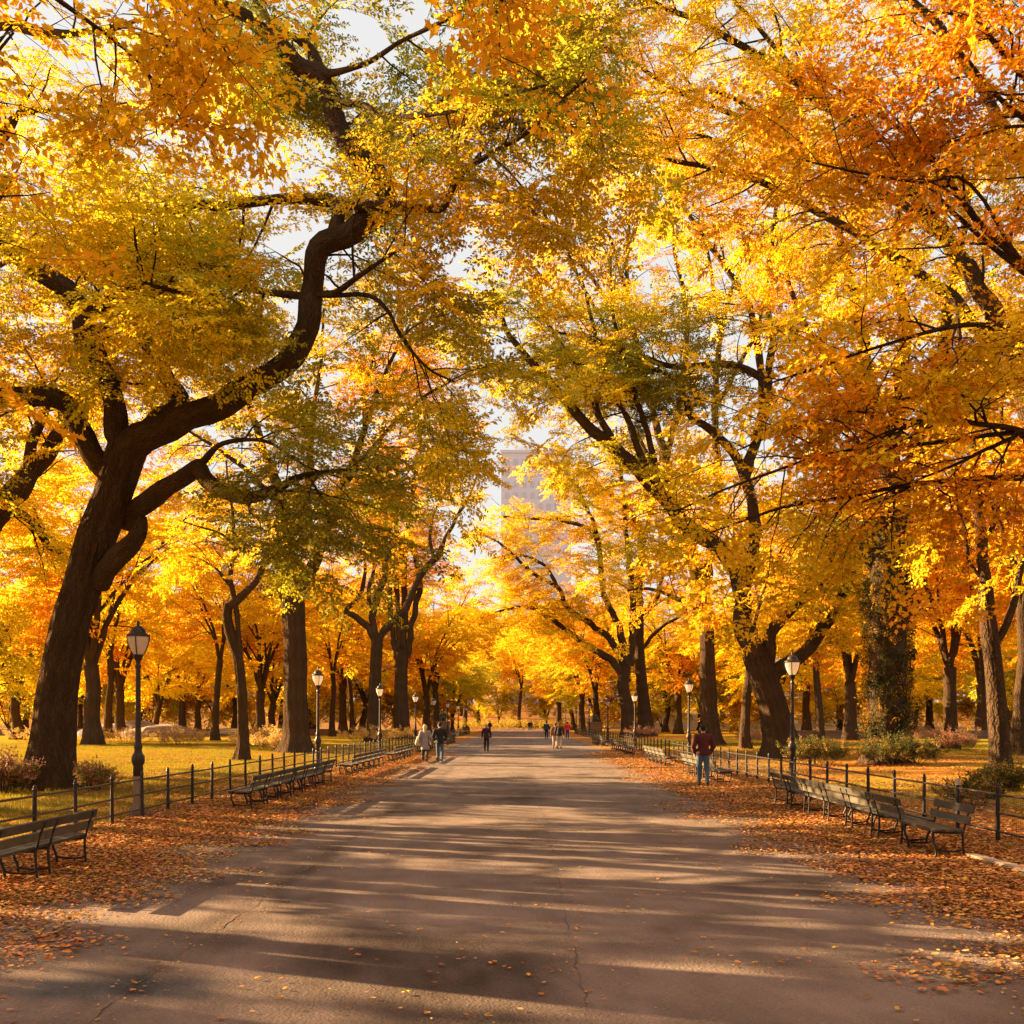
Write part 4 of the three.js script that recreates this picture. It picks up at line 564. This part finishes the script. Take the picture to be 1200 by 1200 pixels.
shrub('dry_shrub', 'dry pinkish flower heads in a clump at the foot of the leaning elm', 'shrub', 601, -13.3, 26.2, 0.95, 0.9, 70, DRY);
shrub('dry_shrub', 'leafy green-brown clump beside the root of the leaning elm', 'shrub', 602, -11.2, 26.8, 0.6, 0.6, 35, [...DRY, [0.28, 0.25, 0.05]]);
shrub('dark_shrub', 'dark green undergrowth round the foot of the ivy-clad trunk', 'shrub', 603, 15.2, 41, 1.8, 1.2, 120, DARKG);
shrub('dark_shrub', 'dark weedy undergrowth between the gnarled elm and ivy-clad trunk', 'shrub', 604, 12.0, 42, 1.5, 1.1, 80, DARKG);
shrub('weed_clump', 'leggy green and ochre weeds at the foot of the slender forked tree', 'shrub', 605, 12.6, 27, 0.9, 0.6, 40, [...DARKG, [0.45, 0.28, 0.06]]);
shrub('weed_clump', 'ochre weeds behind the pale-topped fence post', 'shrub', 606, 9.8, 22.5, 0.8, 0.45, 30, [...DARKG, [0.45, 0.25, 0.06]]);
[[-18, 70, 2.5], [-24, 72, 2], [-31, 80, 3], [-14.5, 60, 1.8], [-12.6, 86, 3], [-10.2, 92, 2.2], [-40, 85, 3], [-26, 104, 3]].forEach(([x, d, w], i) => shrub('straw_grass', 'pale straw-coloured ornamental grass clump on the lawn by the grove', 'shrub', 620 + i, x, d, w, 1.3, 70, STRAW, 'straw grass clumps near the grove'));
[[17, 74, 2], [25.5, 60, 1.4], [34, 84, 2.4], [12.5, 108, 2.4]].forEach(([x, d, w], i) => shrub('russet_shrub', 'russet dry shrub on the lawn beyond the gnarled elm', 'shrub', 640 + i, x, d, w, 1.4, 70, DRY, 'russet shrubs beyond the gnarled elm'));
for (let i = 0; i < 9; i++) shrub('yellow_hedge', 'bright yellow low shrub closing the far end of the promenade', 'hedge', 660 + i, -11 + i * 2.6, 196 + (i % 3) * 2, 2.2, 2.2, 60, [[0.7, 0.55, 0.05], [0.6, 0.4, 0.04], [0.35, 0.33, 0.05]], 'yellow shrubs at the far end');

// ---------------------------------------------------------------- far things
M.rock = new THREE.MeshStandardMaterial({ map: asphalt, color: COL(1.1, 1.1, 1.13), roughness: 0.95 });
[[-38, 108, 4.2, 1.4], [-32, 112, 3.2, 1.1], [-44, 114, 5, 1.7]].forEach(([x, d, w, h], i) => {
  const g = new THREE.IcosahedronGeometry(1, 4), a = g.attributes.position; for (let k = 0; k < a.count; k++) { const v = V(a.getX(k), a.getY(k), a.getZ(k)), s = 1 + 0.35 * fbm(v.x * 1.3 + i * 5, v.y * 1.3, v.z * 1.3); a.setXYZ(k, v.x * s * w, Math.max(-0.3, v.y * s * h), v.z * s * w * 0.6); } g.computeVertexNormals();
  const m = part('boulder', g, M.rock, scene); m.name = numbered('boulder'); m.position.set(x, 0, -d); m.userData = { label: ['low grey rock outcrop on the lawn behind the lamp plinth', 'small grey rock beside the outcrop', 'broad grey rock outcrop behind the slim grove trunks'][i], category: 'rock' };
});
M.bld = new THREE.MeshStandardMaterial({ color: COL(0.62, 0.64, 0.7), roughness: 0.9 }); M.pane = new THREE.MeshStandardMaterial({ color: COL(0.5, 0.52, 0.58), roughness: 0.4 });
{
  const t = thing('tower_block', 'pale grey flat-topped tower block showing far above the avenue', 'building', [(628 - VX) / FX * 300, 0, -300]);
  const H = EYE + (VY - 538) / FX * 300; part('wall', box(20, H, 14, 0, H / 2, 0), M.bld, t); part('roof', box(20.6, 0.8, 14.6, 0, H + 0.4, 0), M.bld, t);
  part('roof_plant', box(6, 2.2, 5, -3, H + 1.9, 0), M.bld, t); part('water_tank', box(2.5, 3.4, 3, 5, H + 2.5, 1), M.bld, t);
  const w = box(1.3, 1.7, 0.12);
  for (let j = 0; j < 8; j++) for (let i = 0; i < 8; i++) { const p = part('window', w, M.pane, t); p.position.set(-8.2 + i * 2.35, H - 2.6 - j * 3.2, 7.03); }
}
M.granite = new THREE.MeshStandardMaterial({ map: asphalt, color: COL(0.9, 0.74, 0.64), roughness: 0.9 }); M.bronze = new THREE.MeshStandardMaterial({ color: COL(0.05, 0.06, 0.05), roughness: 0.6, metalness: 0.3 });
// ---------------------------------------------------------------- figures: a signed distance field meshed with surface nets
function nets(sdf, lo, hi, cell) {
  const n = [0, 1, 2].map((k) => Math.ceil((hi[k] - lo[k]) / cell) + 1), [nx, ny, nz] = n, f = new Float32Array(nx * ny * nz), id = new Int32Array(nx * ny * nz).fill(-1), pos = [], idx = [];
  const I = (i, j, k) => i + nx * (j + ny * k);
  for (let k = 0; k < nz; k++) for (let j = 0; j < ny; j++) for (let i = 0; i < nx; i++) f[I(i, j, k)] = sdf(lo[0] + i * cell, lo[1] + j * cell, lo[2] + k * cell);
  for (let k = 0; k < nz - 1; k++) for (let j = 0; j < ny - 1; j++) for (let i = 0; i < nx - 1; i++) {
    let c = 0, x = 0, y = 0, z = 0;
    for (let e = 0; e < 8; e++) for (const b of [1, 2, 4]) if (!(e & b)) { const a = [e & 1, e >> 1 & 1, e >> 2 & 1], g = e | b, h = [g & 1, g >> 1 & 1, g >> 2 & 1], u = f[I(i + a[0], j + a[1], k + a[2])], v = f[I(i + h[0], j + h[1], k + h[2])]; if (u < 0 !== v < 0) { const t = u / (u - v); x += lerp(a[0], h[0], t); y += lerp(a[1], h[1], t); z += lerp(a[2], h[2], t); c++; } }
    if (c) { id[I(i, j, k)] = pos.length / 3; pos.push(lo[0] + (i + x / c) * cell, lo[1] + (j + y / c) * cell, lo[2] + (k + z / c) * cell); }
  }
  const quad = (a, b, c, d, flip) => { if (a < 0 || b < 0 || c < 0 || d < 0) return; flip ? idx.push(a, c, b, a, d, c) : idx.push(a, b, c, a, c, d); };
  for (let k = 1; k < nz - 1; k++) for (let j = 1; j < ny - 1; j++) for (let i = 1; i < nx - 1; i++) {
    const s = f[I(i, j, k)] < 0;
    if (s !== f[I(i + 1, j, k)] < 0) quad(id[I(i, j - 1, k - 1)], id[I(i, j, k - 1)], id[I(i, j, k)], id[I(i, j - 1, k)], !s);
    if (s !== f[I(i, j + 1, k)] < 0) quad(id[I(i - 1, j, k - 1)], id[I(i - 1, j, k)], id[I(i, j, k)], id[I(i, j, k - 1)], !s);
    if (s !== f[I(i, j, k + 1)] < 0) quad(id[I(i - 1, j - 1, k)], id[I(i, j - 1, k)], id[I(i, j, k)], id[I(i - 1, j, k)], !s);
  }
  return geoOf(pos, idx);
}
const cap = (a, b, ra, rb, sq = 1) => (x, y, z) => { const bx = b[0] - a[0], by = b[1] - a[1], bz = b[2] - a[2], px = x - a[0], py = y - a[1], pz = z - a[2], t = clamp((px * bx + py * by + pz * bz) / (bx * bx + by * by + bz * bz + 1e-9), 0, 1); return Math.hypot(px - bx * t, py - by * t, (pz - bz * t) * sq) - lerp(ra, rb, t); };
const blend = (fs, k) => (x, y, z) => { let d = 9; for (const f of fs) { const e = f(x, y, z), h = clamp(0.5 + 0.5 * (d - e) / k, 0, 1); d = lerp(d, e, h) - k * h * (1 - h); } return d; };
const cloth = (r, g, b) => new THREE.MeshStandardMaterial({ color: COL(r, g, b), roughness: 0.9 });
M.skin = new THREE.MeshStandardMaterial({ color: COL(0.45, 0.27, 0.19), roughness: 0.6 }); M.shoe = cloth(0.03, 0.025, 0.022);
// walks along -z (away) unless turned; s = stride, arm = swing, bag etc. added by the caller
function person(label, px, d, q) {
  const H = (q.h ?? 1.74) / 1.74, t = thing('person', label, 'person', [(px - VX) / FX * d, 0.012, -d], q.turn ?? 0, null), s = q.stride ?? 0.2, c = q.cell ?? 0.022, wd = q.wide ?? 1;
  const hip = 0.92, J = { hl: [-0.09, hip, 0], hr: [0.09, hip, 0], kl: [-0.1, 0.5, -s * 0.75], kr: [0.1, 0.5, -s * 0.05], al: [-0.1, 0.09, -s], ar: [0.1, 0.12, s * 1.15], sl: [-0.185 * wd, 1.41, 0], sr: [0.185 * wd, 1.41, 0], el: [-0.255 * wd, 1.14, 0.04 + s * 0.3], er: [0.255 * wd, 1.14, 0.04 - s * 0.3], wl: q.pocket ? [-0.2 * wd, 0.95, -0.06] : [-0.27 * wd, 0.9, s * 0.35 - 0.02], wr: q.pocket ? [0.2 * wd, 0.95, -0.06] : [0.27 * wd, 0.9, -s * 0.75 - 0.05], hd: [0, 1.605, -0.02] };
  const limb = (a, b, ra, rb) => cap(J[a], J[b], ra, rb), off = (e) => ({ torso: [cap([-0.08, 1.36, 0], [0.08, 1.36, 0], 0.12 + e, 0.12 + e, 1.1), cap([0, 1.3, 0], [0, 1.0, 0], 0.135 * wd + e, 0.125 * wd + e, 1.15), cap([-0.05, 0.95, 0.01], [0.05, 0.95, 0.01], 0.125 + e, 0.125 + e, 1.05)], arms: [limb('sl', 'el', 0.062 + e, 0.048 + e), limb('el', 'wl', 0.046 + e, 0.034 + e), limb('sr', 'er', 0.062 + e, 0.048 + e), limb('er', 'wr', 0.046 + e, 0.034 + e)], legs: [limb('hl', 'kl', 0.088 + e, 0.058 + e), limb('kl', 'al', 0.058 + e, 0.042 + e), limb('hr', 'kr', 0.088 + e, 0.058 + e), limb('kr', 'ar', 0.058 + e, 0.042 + e)] });
  const hand = (w, sx) => { const a = J[w], out = [cap(a, [a[0], a[1] - 0.07, a[2] - 0.015], 0.028, 0.034, 0.8)]; if (c < 0.02) { for (let i = 0; i < 4; i++) { const z = a[2] - 0.045 + i * 0.021, l = [0.06, 0.075, 0.07, 0.055][i]; out.push(cap([a[0], a[1] - 0.09, z], [a[0] - sx * 0.012, a[1] - 0.09 - l, z - 0.012], 0.011, 0.009)); } out.push(cap([a[0] - sx * 0.01, a[1] - 0.05, a[2] - 0.04], [a[0] - sx * 0.025, a[1] - 0.1, a[2] - 0.075], 0.012, 0.01)); } return out; };
  const sk = off(-0.012), head = [cap([0, 1.64, 0.0], [0, 1.63, -0.015], 0.092, 0.092, 0.95), cap([0, 1.58, -0.03], [0, 1.55, -0.05], 0.066, 0.045), cap([0, 1.6, -0.11], [0, 1.575, -0.122], 0.012, 0.016), cap([-0.088, 1.6, 0], [-0.09, 1.62, 0.005], 0.016, 0.02), cap([0.088, 1.6, 0], [0.09, 1.62, 0.005], 0.016, 0.02), cap([0, 1.54, 0.01], [0, 1.42, 0.015], 0.052, 0.06)];
  const feet = [cap([J.al[0], 0.045, J.al[2] + 0.03], [J.al[0], 0.035, J.al[2] - 0.15], 0.045, 0.034), cap([J.ar[0], 0.1, J.ar[2] + 0.03], [J.ar[0], 0.04, J.ar[2] - 0.12], 0.042, 0.034)];
  const lo = [-0.42 * wd - 0.03, -0.02, -0.5], hi = [0.42 * wd + 0.03, 1.8, 0.5], mk = (fs, k, l = lo, h = hi, cc = c) => { const g = nets(blend(fs, k), l, h, cc); g.scale(H, H, H); return g; };
  part('body', mk([...sk.torso, ...sk.arms, ...sk.legs, ...head, ...hand('wl', -1), ...hand('wr', 1)], 0.018), M.skin, t);
  const cl = off(0.012), long = q.coat ?? 0.9;                     // coat hem height
  const top = [...cl.torso, ...off(0.016).arms]; if (long < 0.85) top.push(cap([0, 1.0, 0], [0, long, 0], 0.15, 0.19, 1.0)); else top.push(cap([-0.04, 0.96, 0], [0.04, 0.96, 0], 0.15, 0.15, 1.1));
  const jac = blend(top, 0.05), neck = cap([0, 1.44, 0.0], [0, 1.5, 0.015], 0.085, 0.07);
  part(long < 0.85 ? 'coat' : 'jacket', (() => { const g = nets((x, y, z) => Math.max(Math.min(jac(x, y, z), neck(x, y, z)), y - 1.505, long - 0.03 - y), lo, hi, c); g.scale(H, H, H); return g; })(), q.top, t);
  const tr = blend([...cl.legs, cl.torso[2]], 0.04); part('trousers', (() => { const g = nets((x, y, z) => Math.max(tr(x, y, z), 0.09 - y, y - 1.0), lo, hi, c); g.scale(H, H, H); return g; })(), q.legs, t);
  part('shoes', mk(feet, 0.01, [-0.2, -0.02, -0.5], [0.2, 0.2, 0.5]), q.shoes ?? M.shoe, t);
  const hr = q.longHair ? [cap([0, 1.665, 0.015], [0, 1.63, 0.03], 0.098, 0.1), cap([0, 1.6, 0.06], [0, 1.4, 0.09], 0.085, 0.06)] : [cap([0, 1.672, 0.008], [0, 1.645, 0.03], 0.094, 0.09)];
  const hb = blend(hr, 0.03), face = cap([0, 1.6, -0.08], [0, 1.63, -0.085], 0.07, 0.07);
  part('hair', (() => { const g = nets((x, y, z) => Math.max(hb(x, y, z), -face(x, y, z)), [-0.16, 1.28, -0.2], [0.16, 1.82, 0.24], Math.min(c, 0.02)); g.scale(H, H, H); return g; })(), q.hair, t);
  for (const e of [-0.032, 0.032]) part('eye', new THREE.SphereGeometry(0.012, 8, 6).translate(e * H, 1.632 * H, -0.1 * H), M.shoe, t);
  if (q.extra) q.extra(t, H);
  return t;
}
const JEAN = cloth(0.06, 0.12, 0.19), BLACK = cloth(0.012, 0.011, 0.012), DARKHAIR = cloth(0.02, 0.014, 0.01), BLOND = cloth(0.55, 0.38, 0.2);
person('person in dark red sweater and blue jeans walking past the benches', 824, 29.2, { h: 1.76, wide: 1.12, stride: 0.1, pocket: true, top: cloth(0.075, 0.012, 0.012), legs: JEAN, hair: DARKHAIR, cell: 0.018, coat: 0.9 });
const bagM = cloth(0.55, 0.42, 0.3);
person('person in long grey coat carrying a pale bag, walking beside someone in black', 498, 46, { h: 1.68, stride: 0.16, coat: 0.62, top: cloth(0.24, 0.23, 0.23), legs: cloth(0.06, 0.055, 0.05), hair: BLOND, longHair: true, extra: (t) => part('shoulder_bag', nets(blend([cap([-0.3, 1.1, 0], [-0.34, 0.85, 0.02], 0.08, 0.11, 1.4), cap([-0.27, 1.15, 0], [-0.17, 1.42, 0], 0.018, 0.015)], 0.03), [-0.55, 0.6, -0.25], [0, 1.55, 0.25], 0.022), bagM, t) });
person('person in black jacket and blue jeans walking beside the grey coat', 515.5, 46.5, { h: 1.78, wide: 1.15, stride: 0.12, top: BLACK, legs: JEAN, hair: DARKHAIR, pocket: true, coat: 0.84 });
person('fair-haired person in dark jacket and trousers walking alone on the asphalt', 570, 61, { h: 1.66, stride: 0.14, top: cloth(0.035, 0.012, 0.014), legs: cloth(0.02, 0.014, 0.014), hair: BLOND, longHair: true, turn: Math.PI, coat: 0.84, cell: 0.026 });
person('person with brown hair, black backpack and pale trousers', 655.5, 67, { h: 1.72, wide: 1.1, stride: 0.15, top: cloth(0.05, 0.028, 0.02), legs: cloth(0.5, 0.4, 0.3), hair: cloth(0.2, 0.09, 0.04), longHair: true, cell: 0.026, extra: (t) => part('backpack', nets(cap([0, 1.32, 0.17], [0, 1.02, 0.18], 0.14, 0.16, 1.5), [-0.3, 0.75, -0.05], [0.3, 1.6, 0.45], 0.03), BLACK, t) });
person('person in tan top partly hidden beside the black backpack', 650.5, 69, { h: 1.7, stride: 0.14, top: cloth(0.26, 0.11, 0.05), legs: cloth(0.42, 0.34, 0.26), hair: cloth(0.12, 0.06, 0.03), cell: 0.028 });
person('person in navy jacket and dark trousers ahead of the backpack walker', 640.5, 101, { h: 1.78, stride: 0.12, top: cloth(0.02, 0.03, 0.06), legs: cloth(0.015, 0.015, 0.02), hair: DARKHAIR, cell: 0.032 });
person('person in bright red jacket with white sleeve and blue jeans', 665, 104, { h: 1.72, wide: 1.15, stride: 0.1, top: cloth(0.65, 0.012, 0.03), legs: cloth(0.02, 0.035, 0.12), hair: DARKHAIR, cell: 0.032 });
person('person in dark clothes at the far end of the promenade', 620, 185, { stride: 0.12, top: BLACK, legs: BLACK, hair: DARKHAIR, cell: 0.045, turn: Math.PI });
person('person in dark brown coat at the far end of the promenade', 622.5, 187, { stride: 0.12, top: cloth(0.04, 0.025, 0.02), legs: BLACK, hair: DARKHAIR, cell: 0.045, coat: 0.7 });
person('person in black strolling by the yellow shrubs past the fair-haired walker', 574, 158, { stride: 0.12, top: BLACK, legs: BLACK, hair: DARKHAIR, cell: 0.045 });
{ // statue on a granite pedestal
  const t = thing('statue', 'dark seated bronze statue on a pinkish granite pedestal beyond the lamps', 'statue', [-9.4, 0, -122]); t.scale.setScalar(0.75);
  part('pedestal', mergeGeometries([box(2.6, 0.3, 2.6, 0, 0.15, 0), box(2, 1.9, 2, 0, 1.2, 0), box(2.3, 0.25, 2.3, 0, 2.25, 0)]), M.granite, t);
  part('figure', nets(blend([cap([0, 3.5, 0], [0, 3.0, 0], 0.32, 0.36), cap([0, 4.15, 0.02], [0, 4.1, 0], 0.2, 0.2), cap([-0.25, 3.0, 0], [-0.3, 2.9, 0.6], 0.2, 0.16), cap([0.25, 3.0, 0], [0.3, 2.9, 0.6], 0.2, 0.16), cap([-0.3, 2.9, 0.6], [-0.3, 2.4, 0.65], 0.16, 0.13), cap([0.3, 2.9, 0.6], [0.3, 2.4, 0.65], 0.16, 0.13), cap([-0.4, 3.65, 0], [-0.55, 3.1, 0.25], 0.14, 0.11), cap([0.4, 3.65, 0], [0.5, 3.15, 0.35], 0.14, 0.11), cap([0, 2.9, -0.2], [0, 2.4, -0.25], 0.4, 0.45)], 0.08), [-1.1, 2.35, -1], [1.1, 4.6, 1.1], 0.07), M.bronze, t);
  const s2 = copy(t, [9.6, 0, -135], Math.PI, 0.7, 'dark bronze statue on granite pedestal beyond the red jacket walker'); s2.rotation.y = 0.6;
}
{ // low stone wall and bench-height rail across the far lawns
  for (const [x0, x1, d, label] of [[-62, -22, 118, 'low grey stone wall at the back of the lawn behind the leaning elm'], [24, 66, 100, 'low dark wall at the back of the lawn past the ivy trunk']]) {
    const t = thing('low_wall', label, 'wall', [(x0 + x1) / 2, 0, -d]), w = x1 - x0; part('wall', box(w, 0.75, 0.5, 0, 0.37, 0), M.granite, t); part('coping', box(w + 0.1, 0.14, 0.66, 0, 0.82, 0), M.granite, t);
  }
}
// low woods closing the view beneath the crowns
for (let i = 0; i < 28; i++) { const R = rngOf(900 + i), L = i < 14, k = i % 14, d = (L ? 150 : 140) + 50 * R(), px = L ? -40 + k * 41 : 690 + k * 41; gpx(k % 3 ? 'thicket' : 'lime', px + 14 * R(), d, 0.9 + 0.5 * R(), R() * 6); }
// ---------------------------------------------------------------- trees outside the picture that stripe the promenade with shade
const shadeTree = (kind, x, d, s, turn) => grove(kind, x, d, s, turn, kind === 'bare' ? 'nearly leafless slim tree standing off on the leaning elm lawn' : 'slim amber tree standing off beyond the leaning elm lawn', kind === 'bare' ? 'bare trees off on the elm lawn' : 'amber trees off beyond the elm lawn');
[['bare', -17, 17, 1, 1], ['bare', -22, 33, 1, 0.4], ['bare', -15, 11.5, 1, 0.8], ['bare', -19, 24, 1.1, 3], ['bare', -27, 22.3, 1.15, 2], ['bare', -25, 26.5, 1.2, 5], ['bare', -38, 30, 1.2, 3.3], ['bare', -13.5, 12.6, 0.9, 1.3], ['bare', -21, 15.4, 1, 2.9], ['bare', -30, 26.5, 1.1, 0.5], ['bare', -12, 15.5, 0.85, 2.6], ['slim', -47, 43.5, 1.1, 4.1], ['slim', -52, 25.5, 1.08, 1.3], ['bare', -40, 40, 1.2, 2.4]].forEach((a) => shadeTree(...a));
// the avenue goes on behind the viewpoint and beside it
[['gold', -13, -10], ['orange', 14, -6], ['yellow', -14, -24], ['gold', 13.5, -20], ['orange', -13, -38], ['yellow', 14, -34], ['gold', 15, -50], ['orange', -24, -16], ['yellow', 25, -12], ['gold', 27, 3], ['orange', 26, -30], ['yellow', -25, -34], ['gold', 17, 6], ['yellow', 0, -70]].forEach(([k, x, d], i) => grove(k, x, d, 1.15, i * 1.3, `${{ gold: 'golden', yellow: 'bright yellow', orange: 'orange' }[k]} tree where the avenue runs on behind the nearest benches`, 'avenue trees behind the nearest benches'));
renderer.render(scene, camera);
